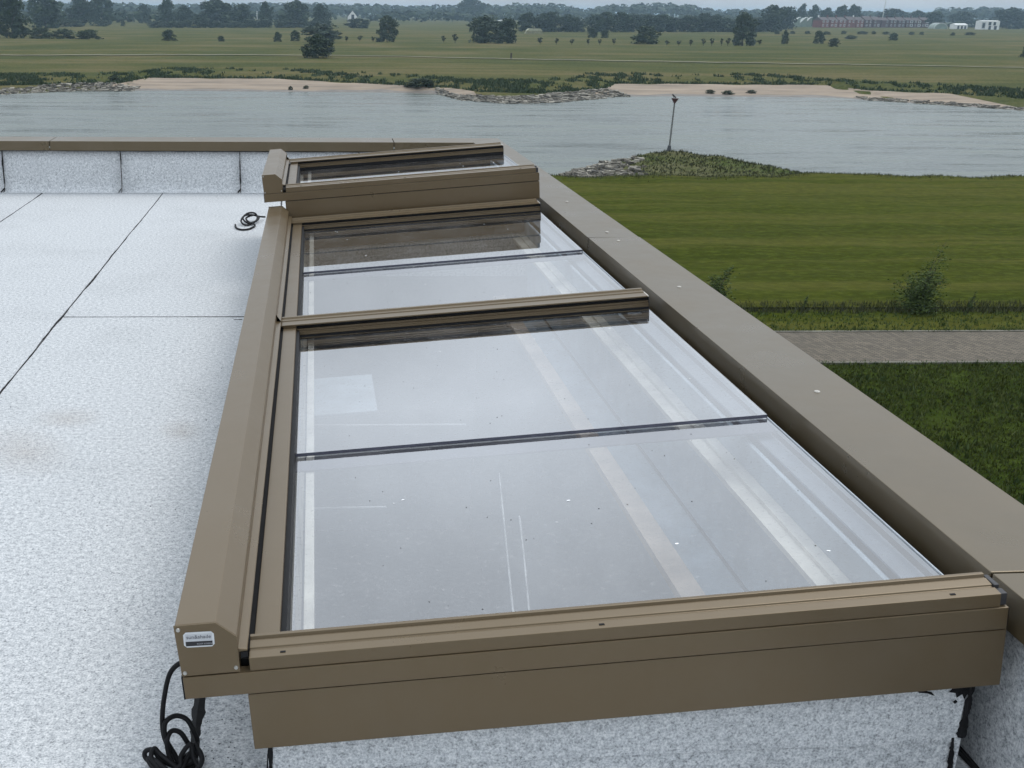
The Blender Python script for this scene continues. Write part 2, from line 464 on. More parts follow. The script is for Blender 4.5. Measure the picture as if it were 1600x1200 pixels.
sp = empty('parapet', (1.45, 3.5, 0), label='parapet along the right roof edge with wide bronze coping beside the rooflights', cat='parapet')
def sx(x): return x - 1.45
def sy(y): return y - 3.5
MB().box(sx(1.352), sx(1.362), sy(YB), sy(9.46), 0.001, 0.340).build('felt_upstand', M['membrane'], sp)
for y in (0.4, 1.42, 8.3):
    tar_line((sx(1.350), sy(y), 0.01), (sx(1.350), sy(y) + 0.004, 0.33), 0.005, int(70 + y * 3), parent=sp, normal=(-1, 0, 0), n=24)
for a, c in [(-6.0, -1.46), (-1.454, 1.925), (1.931, 5.338)]:
    cap_section('coping_section', *(lambda b: (b.V, b.F))(MB().prism([(sx(1.322), 0.340), (sx(1.322), ZC), (sx(1.572), ZC + 0.004), (sx(1.572), 0.340), (sx(1.568), 0.340), (sx(1.568), ZC - 0.002), (sx(1.326), ZC - 0.006), (sx(1.326), 0.340)], sy(a), sy(c), 'y')), sp)
ya, yi, yo = 5.344, YF + cy0, YF + cy1
V = []
for (xx, zz) in [(1.322, 0.340), (1.322, ZC), (1.572, ZC + 0.002), (1.572, 0.340)]:
    V += [(sx(xx), sy(ya), zz), (sx(xx), sy(yi if xx == 1.322 else yo) - 0.002, zz)]
cap_section('coping_section', V, [(0, 1, 3, 2), (2, 3, 5, 4), (4, 5, 7, 6)], sp)
for y in (1.98, 3.02, 4.31, 5.25, 5.47, 6.4, 8.0):
    b = MB(); b.disc((0, 0, 0), 0.0085, 0.0025, 16, 0.0075); b.disc((0, 0, 0.0025), 0.0045, 0.0015, 10, 0.003)
    b.build('screw_cap', M['washer'], sp, loc=(sx(1.445), sy(y), ZC + 0.0022))

# ================================================================== ROOFLIGHTS
TH = 0.082
def rooflight(y0, y1, lift, bars, seams, skirt_h, curb, name_label, cable_hole=True, s0=0.0, plate=True):
    """glazed unit pitched 4.7 degrees up to the right; local axes: s across, y along, n normal"""
    BS, BN = 0.55, 0.132 + lift
    S = Vector((math.cos(TH), 0, math.sin(TH))); N = Vector((-math.sin(TH), 0, math.cos(TH)))
    root = empty('rooflight', S * BS + N * BN + Vector((0, y0, 0)), (0, -TH, 0), label=name_label, cat='rooflight', group='rooflights on the flat roof')
    L = y1 - y0
    def s_(v): return v - BS + (s0 if v < 0.3 else 0)
    def n_(v): return v + lift - BN
    def P(prof): return [(p, n_(q)) for p, q in prof]
    # housing of the roller screen along the left side
    prof = [(s_(-0.222), n_(0.264)), (s_(-0.226), n_(0.411)), (s_(-0.151), n_(0.411)), (s_(-0.116), n_(0.379)), (s_(-0.116), n_(0.352)),
            (s_(-0.100), n_(0.349)), (s_(-0.099), n_(0.345)), (s_(-0.118), n_(0.344)), (s_(-0.118), n_(0.264))]
    hs_ = MB().prism(prof, 0.003, L - 0.003, 'y').build('screen_housing', M['bronze'], root, bevel=0.0012)
    seam_y = bars[0][0] - y0 if bars else L * 0.5
    MB().prism([(s_(-0.1165), n_(0.3785)), (s_(-0.1150), n_(0.3785)), (s_(-0.1150), n_(0.352)), (s_(-0.0995), n_(0.3493)), (s_(-0.0995), n_(0.3505)), (s_(-0.1165), n_(0.3535))], seam_y - 0.01, seam_y - 0.003, 'y').build('joint_clip', M['bronze'], hs_)
    for ya, yb in ((-0.003, 0.0), (L, L + 0.003)):
        cap = MB().prism([(s_(-0.2245), n_(0.306)), (s_(-0.2275), n_(0.4125)), (s_(-0.1505), n_(0.4125)), (s_(-0.1145), n_(0.3795)), (s_(-0.1165), n_(0.306))], ya, yb, 'y').build('end_cap', M['bronze'], hs_, bevel=0.001)
        if ya < 0:
            for (a, q) in ((-0.2195, 0.404), (-0.218, 0.313), (-0.123, 0.316)):
                MB().tube([(s_(a), -0.0032, n_(q)), (s_(a), -0.0052, n_(q))], [0.0042, 0.0034], 12).build('screw', M['steel'], hs_)
    MB().box(s_(-0.1175), s_(-0.0945), 0.03, L - 0.004, n_(0.285), n_(0.312)).build('dark_gap_strip', M['black_rubber'], root)  # black strip added so the gap beside the housing stays in shade
    MB().box(s_(-0.112), s_(-0.100), 0.001, 0.006, n_(0.333), n_(0.344)).build('housing_gap', M['black_rubber'], hs_)
    if plate:
        pl = MB(); w, h, c = 0.056, 0.031, 0.005
        oct_ = [(-w/2 + c, -h/2), (w/2 - c, -h/2), (w/2, -h/2 + c), (w/2, h/2 - c), (w/2 - c, h/2), (-w/2 + c, h/2), (-w/2, h/2 - c), (-w/2, -h/2 + c)]
        pl.prism([(p, q) for p, q in oct_], 0, 0.0008, 'y')
        po = pl.build('nameplate', M['label_white'], root, loc=(s_(-0.184), -0.0042, n_(0.3815)), label='white maker plate with grey lettering over a black bar', smooth=False)
        po.rotation_euler = (0, 0.035, 0)
        MB().box(-0.0245, 0.0245, -0.0006, 0.0004, -0.0125, -0.0035).build('print_bar', M['label_black'], po)
        MB().box(-0.0245, 0.0245, -0.0003, 0.0002, -0.0032, 0.0120).build('print_field', M['print_field'], po)
        def text(body, size, x, z, mat, y):
            cu = bpy.data.curves.new('lettering', 'FONT'); cu.body = body; cu.size = size; cu.extrude = 0.00015; cu.align_x = 'CENTER'
            tmp = bpy.data.objects.new('lettering', cu); COL.objects.link(tmp)
            me = bpy.data.meshes.new_from_object(tmp.evaluated_get(bpy.context.evaluated_depsgraph_get()))
            bpy.data.objects.remove(tmp); me.materials.clear(); me.materials.append(mat)
            data_obj('lettering', me, po, loc=(x, y, z), rot=(R(90), 0, 0))
        text('sun&shade', 0.0105, 0.0, 0.0025, M['print_grey'], -0.0006)
        text('ROOF SCREENS', 0.0042, 0.0105, -0.0098, M['label_grey'], -0.0009)
    # front: upper band, grooved rail, skirt
    f0, f1 = s_(-0.2235), 1.3215 - BS
    MB().box(f0, f1, -0.004, 0.020, n_(0.2575), n_(0.3035)).build('front_band', M['bronze'], root, bevel=0.001)
    MB().box(f0 - 0.003, f0, -0.002, 0.02, n_(0.256), n_(0.304)).build('end_strip', M['black_rubber'], root)
    MB().box(f1, f1 + 0.003, -0.001, 0.02, n_(0.258), n_(0.300)).build('end_strip', M['black_rubber'], root)
    rail = [(-0.001, 0.3045), (-0.001, 0.3315), (0.021, 0.3335), (0.0225, 0.3305), (0.029, 0.3310), (0.0305, 0.3345), (0.052, 0.3370), (0.0535, 0.3350), (0.0560, 0.3350), (0.0580, 0.3420), (0.067, 0.3420), (0.067, 0.270), (0.02, 0.270), (0.02, 0.3045)]
    MB().prism(P(rail), s_(-0.098), 1.306 - BS, 'x').build('rail', M['bronze'], root, bevel=0.0008)
    blk = MB(); blk.box(1.3062 - BS, 1.320 - BS, 0.003, 0.024, n_(0.3045), n_(0.330)); blk.box(1.3062 - BS, 1.316 - BS, 0.024, 0.064, n_(0.318), n_(0.337))
    blk.build('rail_end_plug', M['dark_plastic'], root, bevel=0.0015)
    for sx_ in (-0.035, 0.56, 1.22):
        MB().box(sx_ - 0.005 - BS, sx_ + 0.005 - BS, 0.0075, 0.0125, n_(0.3318), n_(0.3334)).build('drain_slot', M['black_rubber'], root)
    sk0, sk1 = s_(-0.108), 1.325 - BS
    nb = 0.2535 - skirt_h
    MB().box(sk0, sk1, 0.0, 0.018, n_(nb), n_(0.2535)).build('skirt_plate', M['bronze'], root, bevel=0.0015)
    MB().box(sk0, sk0 + 0.004, 0.0185, L - 0.004, n_(nb), n_(0.2535)).build('skirt_plate', M['bronze'], root)
    MB().box(sk1 - 0.004, sk1, 0.0185, L - 0.004, n_(nb), n_(0.2400)).build('skirt_plate', M['bronze'], root)
    MB().box(sk0, sk1, L - 0.003, L, n_(nb), n_(0.2535)).build('skirt_plate', M['bronze'], root)
    MB().box(sk0 + 0.005, sk1 - 0.005, 0.004, 0.016, n_(0.2537), n_(0.2573)).build('shadow_gap', M['black_rubber'], root)
    # side frame + gasket on the left, pale strip imitating the glass edge highlight on the right; both cut by the rails
    cuts = [0.068] + [v - y0 for br in bars for v in br]
    runs = [(cuts[i], cuts[i + 1]) for i in range(0, len(cuts) - 1, 2)]
    for a, c in runs:
        MB().prism(P([(s_(-0.094), 0.20), (s_(-0.094), 0.3185), (s_(-0.047), 0.3185), (s_(-0.045), 0.3165), (s_(-0.045), 0.20)]), a, c, 'y').build('side_frame', M['bronze'], root, bevel=0.001)
        MB().box(s_(-0.0448), s_(-0.0335), a, c, n_(0.252), n_(0.307)).build('gasket', M['black_rubber'], root)
        MB().box(1.3035 - BS, 1.3065 - BS, a, c, n_(0.250), n_(0.2685)).build('edge_highlight', M['edge_grey'], root)
        MB().box(1.252 - BS, 1.3025 - BS, a + 0.002, c - 0.002, n_(0.228), n_(0.2335)).build('edge_seal', M['seal_grey'], root)
    # intermediate and rear rails: thin cap over stacked beads
    for (a, c) in bars:
        a -= y0; c -= y0; d = c - a
        cap = [(a, 0.3265), (a, 0.3315), (a + d * 0.45, 0.3325), (a + d * 0.47, 0.3295), (a + d * 0.55, 0.3295), (a + d * 0.57, 0.3345), (a + d * 0.78, 0.336), (a + d * 0.80, 0.341), (a + d * 0.93, 0.341), (c, 0.333), (c, 0.3265)]
        rl = MB().prism(P(cap), s_(-0.108), 1.296 - BS, 'x').build('rail', M['bronze'], root, bevel=0.0006)
        MB().box(s_(-0.0938), s_(-0.0442), a + 0.003, c - 0.002, n_(0.20), n_(0.3262)).build('frame_joint', M['bronze'], root)
        MB().box(s_(-0.044), 1.3005 - BS, a + 0.014, c - 0.006, n_(0.3120), n_(0.3263)).build('rail_gap', M['black_rubber'], root)
        bead = [(a + 0.004, 0.270), (a + 0.004, 0.2985), (a + 0.001, 0.2990), (a + 0.001, 0.3020), (a + 0.009, 0.3025), (a + 0.009, 0.3085), (a + 0.003, 0.3090), (a + 0.003, 0.3118), (c - 0.008, 0.3118), (c - 0.008, 0.270)]
        MB().prism(P(bead), s_(-0.044), 1.3005 - BS, 'x').build('rail_base', M['bronze'], root, bevel=0.0006)
        MB().box(s_(-0.0332), 1.3003 - BS, a - 0.0005, a + 0.0035, n_(0.2795 if lift == 0 else 0.2665), n_(0.2885)).build('dark_foot_strip', M['black_rubber'], root)  # black strip added to darken the rail foot and its reflection
        MB().box(1.3008 - BS, 1.3030 - BS, a + 0.004, c - 0.008, n_(0.268), n_(0.325)).build('rail_end_plug', M['dark_plastic'], root)
        MB().box(1.2960 - BS, 1.3000 - BS, a + 0.002, c - 0.03, n_(0.3268), n_(0.3318)).build('rail_end_clip', M['washer'], root)
    # panes: each bay has two, the farther one riding over the nearer one
    k = 0
    for (a, c), sm in zip(runs, seams):
        spans = [(a - 0.03, c + 0.03, 0.0)] if sm is None else [(a - 0.03, sm - y0 + 0.03, 0.0), (sm - y0, c + 0.03, 0.0125)]
        for (u, w, dz) in spans:
            top = n_(0.2655 + dz * 0.9)
            g0, g1 = s_(-0.0335), 1.3033 - BS
            po = mesh_obj('glass_pane', [(g0, u, top), (g1, u, top), (g1, w, top), (g0, w, top)], [(0, 1, 2, 3)], M['glass'], root)
            if dz:
                MB().box(g0, g1, u - 0.0015, u - 0.0002, top - 0.009, top + 0.0004).build('pane_edge', M['glass_edge'], po)
                MB().box(g0, g1, u - 0.075, u - 0.004, top - 0.026, top - 0.022).build('overlap_seal', M['spacer'], po)
            rr = random.Random(int(y0 * 10) + k); k += 1
            for q in range(38):
                x, y = rr.uniform(0.0, 1.2) - BS, rr.uniform(max(u, 0.07) + 0.03, w - 0.05)
                a_ = rr.uniform(-0.8, 0.8); l = rr.uniform(0.002, 0.0055) if q < 7 else rr.uniform(0.001, 0.0025); wd = l * rr.uniform(0.35, 0.8)
                V = [(x + l * math.cos(g) * math.cos(a_) - wd * math.sin(g) * math.sin(a_), y + l * math.cos(g) * math.sin(a_) + wd * math.sin(g) * math.cos(a_), top + 0.0006) for g in [2 * math.pi * i / 8 for i in range(8)]] + [(x, y, top + 0.0016)]
                mesh_obj('speck', V, [(i, (i + 1) % 8, 8) for i in range(8)], M['chip'] if q < 7 else M['speck'], po)
    # lining boards of the shaft seen through the glass
    yb0, yb1 = 0.10, L - 0.03
    MB().box(-0.006 - BS, 0.016 - BS, yb0, yb1, n_(0.236), n_(0.248)).build('white_profile', M['lining_white'], root)
    MB().box(-0.064 - BS, -0.04 - BS, yb0, yb1, n_(-0.02), n_(0.232)).build('lining_board', M['lining_white'], root)
    MB().box(1.222 - BS, 1.234 - BS, yb0, yb1, n_(-0.22), n_(0.225)).build('lining_board', M['lining_blue'], root)
    MB().box(1.150 - BS, 1.2215 - BS, yb0, yb1, n_(0.118), n_(0.134)).build('lining_ledge', M['lining_white'], root)
    MB().box(1.188 - BS, 1.2205 - BS, yb0, yb1, n_(0.1345), n_(0.146)).build('lining_ledge', M['lining_white'], root)
    MB().box(1.070 - BS, 1.2215 - BS, yb0, yb1, n_(-0.245), n_(-0.226)).build('lining_ledge', M['lining_blue'], root)
    MB().box(1.020 - BS, 1.0895 - BS, yb0, yb1, n_(-0.225), n_(-0.195)).build('lining_ledge', M['lining_cream'], root)
    if lift == 0:                                            # fittings of the room that show faintly through the panes
        MB().tube([(-0.03 - BS, 4.711 - y0, n_(-0.30)), (0.63 - BS, 4.565 - y0, n_(-0.30))], 0.005, 8).build('curtain_rail', M['white_line'], root)
        MB().tube([(-0.03 - BS, 3.83 - y0, n_(-0.30)), (0.235 - BS, 3.79 - y0, n_(-0.30))], 0.005, 8).build('curtain_rail', M['white_line'], root)
        MB().tube([(0.689 - BS, 4.01 - y0, n_(-0.30)), (0.62 - BS, 3.42 - y0, n_(-0.302)), (0.55 - BS, 2.82 - y0, n_(-0.30))], 0.0032, 8).build('blind_cord', M['white_line'], root)
        MB().tube([(0.70 - BS, 3.62 - y0, n_(-0.30)), (0.66 - BS, 3.30 - y0, n_(-0.302)), (0.60 - BS, 2.85 - y0, n_(-0.30))], 0.0032, 8).build('blind_cord', M['white_line'], root)
        MB().box(-0.03 - BS, 0.26 - BS, 4.84 - y0, 5.38 - y0, n_(-0.31), n_(-0.30)).build('blind_panel', M['lining_blue'], root)
    return root
M['edge_grey'] = simple('edge_grey', (0.42, 0.45, 0.48), 0.3, 0.1, 20)
M['seal_grey'] = simple('seal_blue_grey', (0.22, 0.245, 0.28), 0.5, 0.1, 12)
M['print_field'] = simple('print_field', (0.5, 0.51, 0.53), 0.4, 0.06, 60)

def curb(y0, y1, ntop, label):
    """felt-covered kerb that carries a rooflight; its top follows the pitch of the glass"""
    x0, x1, w = -0.095, 1.280, 0.045
    root = empty('roof_kerb', ((x0 + x1) / 2, (y0 + y1) / 2, 0), label=label, cat='kerb', group='kerbs under the rooflights')
    ox, oy = (x0 + x1) / 2, (y0 + y1) / 2
    zt = lambda x: (ntop + x * math.sin(TH)) / math.cos(TH)
    def wall(xa, xb, ya, yb, name='felt_face'):
        V = [(x - ox, y - oy, z) for (x, y) in ((xa, ya), (xb, ya), (xb, yb), (xa, yb)) for z in (0.002, zt(x))]
        return mesh_obj(name, V, [(0, 2, 3, 1), (2, 4, 5, 3), (4, 6, 7, 5), (6, 0, 1, 7), (1, 3, 5, 7), (0, 6, 4, 2)], M['membrane_lit'], root)
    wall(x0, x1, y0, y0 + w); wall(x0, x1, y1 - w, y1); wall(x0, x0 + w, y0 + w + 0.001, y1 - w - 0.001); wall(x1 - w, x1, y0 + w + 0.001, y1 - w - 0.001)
    return root, ox, oy, zt
k1, ox, oy, zt = curb(1.856, 6.395, 0.150, 'white felted kerb under the near long rooflight, tar at its front corners')
fy = 1.856 - oy
# lapped upper felt strip on the front face, 4 mm proud, with torn tarry corner
V = []; F = []; n = 60
for i in range(n + 1):
    x = -0.085 + (1.268 + 0.085) * i / n
    lo = 0.048 + 0.0475 * (x + 0.1) / 1.35 * 0.9 + wob(x * 2, 3, 0.003)
    for (yy, zz) in ((-0.0045, lo), (-0.0045, zt(x) - 0.004), (-0.0005, lo)): V.append((x - ox, fy + yy, zz))
for i in range(n):
    a = 3 * i
    F += [(a, a + 3, a + 4, a + 1), (a, a + 2, a + 5, a + 3)]
mesh_obj('felt_strip', V, F, M['membrane_lit'], k1)
tar_line((1.270 - ox, fy - 0.004, 0.003), (1.262 - ox, fy - 0.004, 0.10), 0.0055, 61, parent=k1, normal=(0, -1, 0), n=24)
tar_line((1.277 - ox, fy - 0.005, 0.10), (1.279 - ox, fy - 0.005, 0.235), 0.0075, 62, parent=k1, normal=(0, -1, 0), n=28)
tar_line((-0.092 - ox, fy - 0.005, 0.003), (-0.094 - ox, fy - 0.005, 0.135), 0.004, 63, parent=k1, normal=(0, -1, 0), n=28)
def tar_blob(name, pts, y, parent):
    cx = sum(p[0] for p in pts) / len(pts); cz = sum(p[1] for p in pts) / len(pts)
    V = [(p[0] - ox, fy - y, p[1]) for p in pts] + [(cx - ox, fy - y - 0.002, cz)]
    mesh_obj(name, V, [(i, (i + 1) % len(pts), len(pts)) for i in range(len(pts))], M['tar'], parent)
tar_blob('tar_patch', [(1.232, 0.236), (1.238, 0.214), (1.232, 0.205), (1.246, 0.203), (1.250, 0.192), (1.260, 0.200), (1.266, 0.188), (1.271, 0.203), (1.279, 0.206), (1.276, 0.24), (1.25, 0.243)], 0.006, k1)
tar_blob('tar_patch', [(1.168, 0.213), (1.172, 0.205), (1.19, 0.203), (1.206, 0.197), (1.198, 0.206), (1.18, 0.211)], 0.006, k1)
tar_blob('tar_patch', [(1.244, 0.183), (1.249, 0.178), (1.254, 0.183), (1.249, 0.188)], 0.006, k1)
k2, _, _, _ = curb(6.445, 7.635, 0.345, 'white felted kerb under the short raised rooflight at the back')
rooflight(1.82, 6.405, 0.0, [(4.122, 4.222), (6.285, 6.400)], [2.948, 5.252], 0.1215, None, 'long bronze-framed rooflight in front, four panes, white maker plate on its near corner')
rooflight(6.425, 7.66, 0.178, [(7.555, 7.655)], [None], 0.100, None, 'short bronze-framed rooflight at the back, raised above the long one', s0=-0.022, plate=False)

# ================================================================== CABLES
def px(x, y, yy):                       # bends of the near cable, metres
    return (-0.27 + (x - 277) * 0.00128 - (y - 1035) * 0.00008, yy, 0.23 - (y - 1035) * 0.00145)
def cable(name, pts, rad, label, n=8):
    o = MB().tube(spline(pts, n), rad, 10).build(name, M['black_rubber'], smooth=True, label=label, cat='cable')
    return o
RC = 0.0052
pts = [(-0.245, 1.96, 0.232), px(277, 1036, 1.955), px(262, 1050, 1.95), px(254, 1085, 1.95), px(251, 1120, 1.95), px(254, 1150, 1.95), px(266, 1178, 1.95)]
pts += [(-0.285, 1.95, 0.009), (-0.262, 1.965, 0.008), (-0.245, 1.97, 0.03), px(300, 1150, 1.962), px(288, 1128, 1.96), px(270, 1121, 1.957), px(256, 1126, 1.943), px(258, 1150, 1.94), px(272, 1176, 1.94)]
pts += [(-0.275, 1.93, 0.008), (-0.25, 1.935, 0.010), (-0.243, 1.95, 0.04), px(294, 1168, 1.955), px(280, 1147, 1.953), px(266, 1142, 1.95), px(260, 1150, 1.935), px(264, 1172, 1.93)]
pts += [(-0.290, 1.925, 0.012), (-0.315, 1.93, 0.022), px(238, 1168, 1.94), px(226, 1172, 1.945), px(226, 1180, 1.94), (-0.325, 1.925, 0.010), (-0.29, 1.905, 0.008), (-0.27, 1.90, 0.012), (-0.29, 1.915, 0.022), px(250, 1170, 1.93), px(240, 1163, 1.935), px(238, 1172, 1.92), (-0.30, 1.895, 0.014), (-0.26, 1.885, 0.008), (-0.235, 1.905, 0.010), px(303, 1178, 1.93), px(296, 1162, 1.945), px(283, 1172, 1.93), (-0.275, 1.91, 0.02), (-0.31, 1.90, 0.012), (-0.332, 1.915, 0.020), px(232, 1176, 1.93), px(246, 1174, 1.915), (-0.28, 1.88, 0.022), (-0.245, 1.885, 0.024), (-0.23, 1.915, 0.03), px(304, 1170, 1.95), px(290, 1180, 1.92), (-0.27, 1.865, 0.008), (-0.24, 1.80, 0.008)]
cable('power_cable', pts, RC, 'black cable looping from the screen housing to a coil on the roof in front')
for cx, cz in ((0.0, 0.0),):
    pass
c = (-0.47, 8.02)
pts = [(-0.36, 8.2, 0.02), (-0.40, 8.16, 0.03), (-0.45, 8.14, 0.045), (-0.50, 8.08, 0.05), (-0.52, 7.98, 0.03), (-0.49, 7.92, 0.012), (-0.44, 7.98, 0.012), (-0.41, 8.08, 0.03), (-0.43, 8.15, 0.055), (-0.48, 8.12, 0.06), (-0.51, 8.03, 0.04), (-0.47, 7.95, 0.02),
       (-0.42, 8.02, 0.02), (-0.40, 8.12, 0.03), (-0.44, 8.16, 0.04), (-0.49, 8.10, 0.03), (-0.47, 8.0, 0.02), (-0.42, 7.93, 0.01), (-0.45, 7.80, 0.008), (-0.50, 7.76, 0.008), (-0.545, 7.83, 0.008), (-0.56, 7.95, 0.008)]
cable('power_cable', pts, 0.0065, 'small tangle of black cable on the white roof beside the back rooflight')

# measured positions (metres)
TREES = [  # kind, label, x, y, crown width, height (metres)
    ('tall', 'tall hazy blue-green tree at the left end of the far meadow', -112.9, 447.2, 14.9, 16.4),
    ('round', 'broad dark tree behind the left meadow hedge, next to the tallest tree', -150.5, 671.4, 21.6, 18.4),
    ('round', 'big dark tree just left of the gap where pale sheds show', -150.7, 775.9, 19.2, 19.7),
    ('round', 'dark tree touching the gap with pale sheds on its left side', -149.1, 842.4, 19.0, 19.7),
    ('tall', 'slim upright tree standing right of the pale sheds', -132.0, 931.3, 12.0, 14.2),
    ('tall', 'tall tree with broken top right of the slim one by the sheds', -98.6, 804.0, 13.0, 17.6),
    ('round', 'rounded tree between two taller trees on the left wood edge', -84.9, 780.9, 12.6, 13.2),
    ('round', 'wide dark tree on the left wood edge above the small lone bush', -62.5, 763.7, 25.5, 17.5),
    ('round', 'low paler tree on the wood edge left of the white flagpole', -45.8, 772.1, 16.7, 14.2),
    ('tall', 'dark tree directly right of the white flagpole', -31.1, 779.4, 11.0, 16.0),
    ('round', 'large dark tree left of the white gabled house, highest of its clump', -11.9, 788.9, 20.5, 17.4),
    ('round', 'shorter dark tree nearest the left side of the white gabled house', 5.3, 797.5, 15.5, 15.1),
    ('round', 'low dark tree in front of the white gabled house', 28.7, 754.1, 18.0, 6.2),
    ('willow', 'rounded tree on the meadow with crown partly behind the tree nearest the river', 3.5, 424.1, 13.4, 6.4),
    ('willow', 'tree with visible trunk standing nearest the far river bank', 1.1, 284.0, 8.4, 5.5),
    ('oval', 'grey-green poplar-like tree in line with the young meadow trees', 26.9, 430.0, 8.4, 9.3),
    ('willow', 'pale grey-green willow left of the dark conical tree on the meadow', 62.8, 430.4, 12.7, 10.1),
    ('tall', 'dark conical tree beside the pale willow on the meadow', 71.6, 432.5, 9.5, 8.8),
    ('round', 'large round-topped tree rising above the far woods skyline', 186.2, 1398.9, 42.5, 25.1),
    ('oval', 'tall pale tree breaking the right end of the young tree row', 152.1, 411.9, 9.5, 11.6),
    ('round', 'rounded tree at the right end of the dark wood edge', 284.0, 722.4, 18.3, 16.2),
    ('round', 'dark tree left of the brick row, with slanted white roofs below', 339.8, 839.9, 18.5, 15.8),
    ('tall', 'first narrow dark tree behind the slanted white roofs', 440.5, 1053.4, 10.4, 19.2),
    ('tall', 'second narrow dark tree behind the slanted white roofs', 454.8, 1060.8, 11.7, 18.8),
    ('round', 'pale rounded tree behind the left end of the brick row', 470.2, 1068.8, 12.9, 16.7),
    ('round', 'dark tree behind the brick row with a flat top', 486.6, 1077.3, 15.4, 19.1),
    ('round', 'dark lopsided tree behind the brick row, right of the flat-topped one', 504.1, 1086.3, 16.8, 19.8),
    ('round', 'low wide tree behind the middle of the brick row', 555.0, 1112.8, 30.7, 16.3),
    ('round', 'small tree behind the right part of the brick row', 586.7, 1129.2, 16.2, 15.4),
    ('round', 'low tree between the brick row and the arched greenhouse', 525.8, 983.7, 16.3, 14.4),
    ('round', 'mid green tree behind the small white house', 585.9, 1047.9, 25.5, 14.3),
    ('round', 'very dark broad tree right of the tall white house', 585.3, 977.3, 30.3, 17.4),
    ('round', 'dark tree cut by the right edge of the picture beyond the dike', 609.7, 988.2, 16.4, 16.1),
]
WOOD_EDGE = [
    ('round', 119.2, 660.3, 12.3, 10.9),
    ('oval', 128.6, 663.8, 13.4, 10.3),
    ('round', 134.9, 666.2, 11.3, 11.1),
    ('oval', 145.3, 670.1, 13.9, 9.7),
    ('round', 151.4, 672.4, 12.1, 8.0),
    ('oval', 163.2, 676.9, 13.0, 9.8),
    ('round', 169.4, 679.2, 16.0, 11.3),
    ('oval', 179.0, 682.8, 12.3, 11.3),
    ('round', 187.8, 686.1, 15.8, 10.0),
    ('oval', 196.3, 689.4, 12.1, 10.0),
    ('round', 205.8, 692.9, 15.2, 10.1),
    ('oval', 213.6, 695.9, 16.4, 8.3),
    ('round', 224.5, 700.0, 15.4, 9.5),
    ('oval', 235.2, 704.0, 12.8, 11.0),
    ('round', 242.4, 706.8, 14.4, 10.3),
    ('oval', 251.0, 710.0, 17.2, 8.5),
    ('round', 262.0, 714.2, 11.8, 10.4),
    ('oval', 271.8, 717.8, 17.0, 8.6),
]
WOOD_EDGE_LEFT = [
    ('bush', -93.5, 709.7, 13.0, 3.8),
    ('bush', -84.5, 713.9, 13.1, 3.8),
    ('bush', -76.5, 717.7, 12.0, 4.6),
    ('bush', -66.9, 722.2, 15.6, 6.5),
    ('bush', -59.0, 725.9, 11.0, 3.9),
    ('bush', -48.8, 730.7, 14.2, 3.9),
    ('bush', -39.2, 735.2, 11.9, 5.5),
    ('bush', -31.5, 738.9, 13.6, 5.5),
    ('bush', -19.6, 744.4, 12.9, 5.6),
    ('bush', -10.9, 748.6, 13.8, 4.8),
    ('bush', 0.1, 753.7, 12.7, 4.9),
    ('bush', 7.0, 757.0, 11.5, 5.7),
]
BUSHES = [
    ('dark rounded bush forming the left part of the meadow hedge', -101.0, 441.0, 10.9, 3.9),
    ('long dark bush forming the middle of the meadow hedge', -93.0, 443.2, 11.9, 3.6),
    ('dark bush ending the meadow hedge with a sloping right side', -83.2, 441.2, 10.9, 3.5),
    ('wide low bush behind the meadow hedge', -147.1, 721.6, 20.2, 4.4),
    ('low bush right of the wide one behind the meadow hedge', -133.8, 755.5, 13.8, 3.5),
    ('tiny round bush in front of the pale sheds', -121.9, 761.7, 3.7, 3.5),
    ('dark blocky bush alone on the meadow above the sand spit', -52.4, 431.3, 7.7, 3.9),
    ('small ragged bush alone on the meadow, smallest of its group', -33.3, 427.5, 3.0, 2.0),
    ('square dark green bush, left of two on the meadow', -13.0, 428.4, 4.2, 3.4),
    ('rounded dark green bush, right of two on the meadow', -6.9, 438.7, 5.0, 3.9),
    ('dark rounded bush, left of two close behind the young trees', 125.8, 527.2, 5.8, 4.4),
    ('smaller pale bush, right of two close behind the young trees', 130.2, 522.5, 4.9, 3.7),
    ('large leaning grey-green bush in the row of young trees', 123.3, 432.4, 11.4, 6.2),
    ('thin pale upright bush on the meadow below the slanted roofs', 179.2, 441.4, 3.9, 5.1),
    ('dark bush with a small spire below the left end of the brick row', 197.9, 454.2, 5.0, 4.8),
    ('dark spreading bush lower down below the brick row', 184.9, 411.7, 5.0, 3.0),
    ('flat green bush below the middle of the brick row', 249.6, 538.6, 6.5, 1.7),
    ('round green bush alone right of centre below the brick row', 259.9, 518.7, 4.9, 3.3),
    ('dark bush cut by the right edge of the meadow', 197.3, 318.5, 2.8, 3.1),
    ('low green bush on the far bank above the sand, left of the stone spit', 17.4, 191.6, 6.1, 1.4),
    ('pale green bush on the far bank at the left end of the sand', -33.6, 197.5, 2.8, 1.1),
    ('low scrub bush on the left sand near the waterline', -3.8, 191.5, 1.1, 0.7),
    ('low scrub bush on the left sand, right of the first', -1.3, 193.4, 1.2, 0.6),
    ('dark weed clump on the right sand, leftmost', 64.7, 187.4, 2.1, 0.7),
    ('dark weed clump on the right sand, middle one', 67.2, 186.1, 2.3, 0.7),
    ('dark weed clump on the right sand, rightmost of three', 71.8, 188.0, 2.3, 0.6),
]
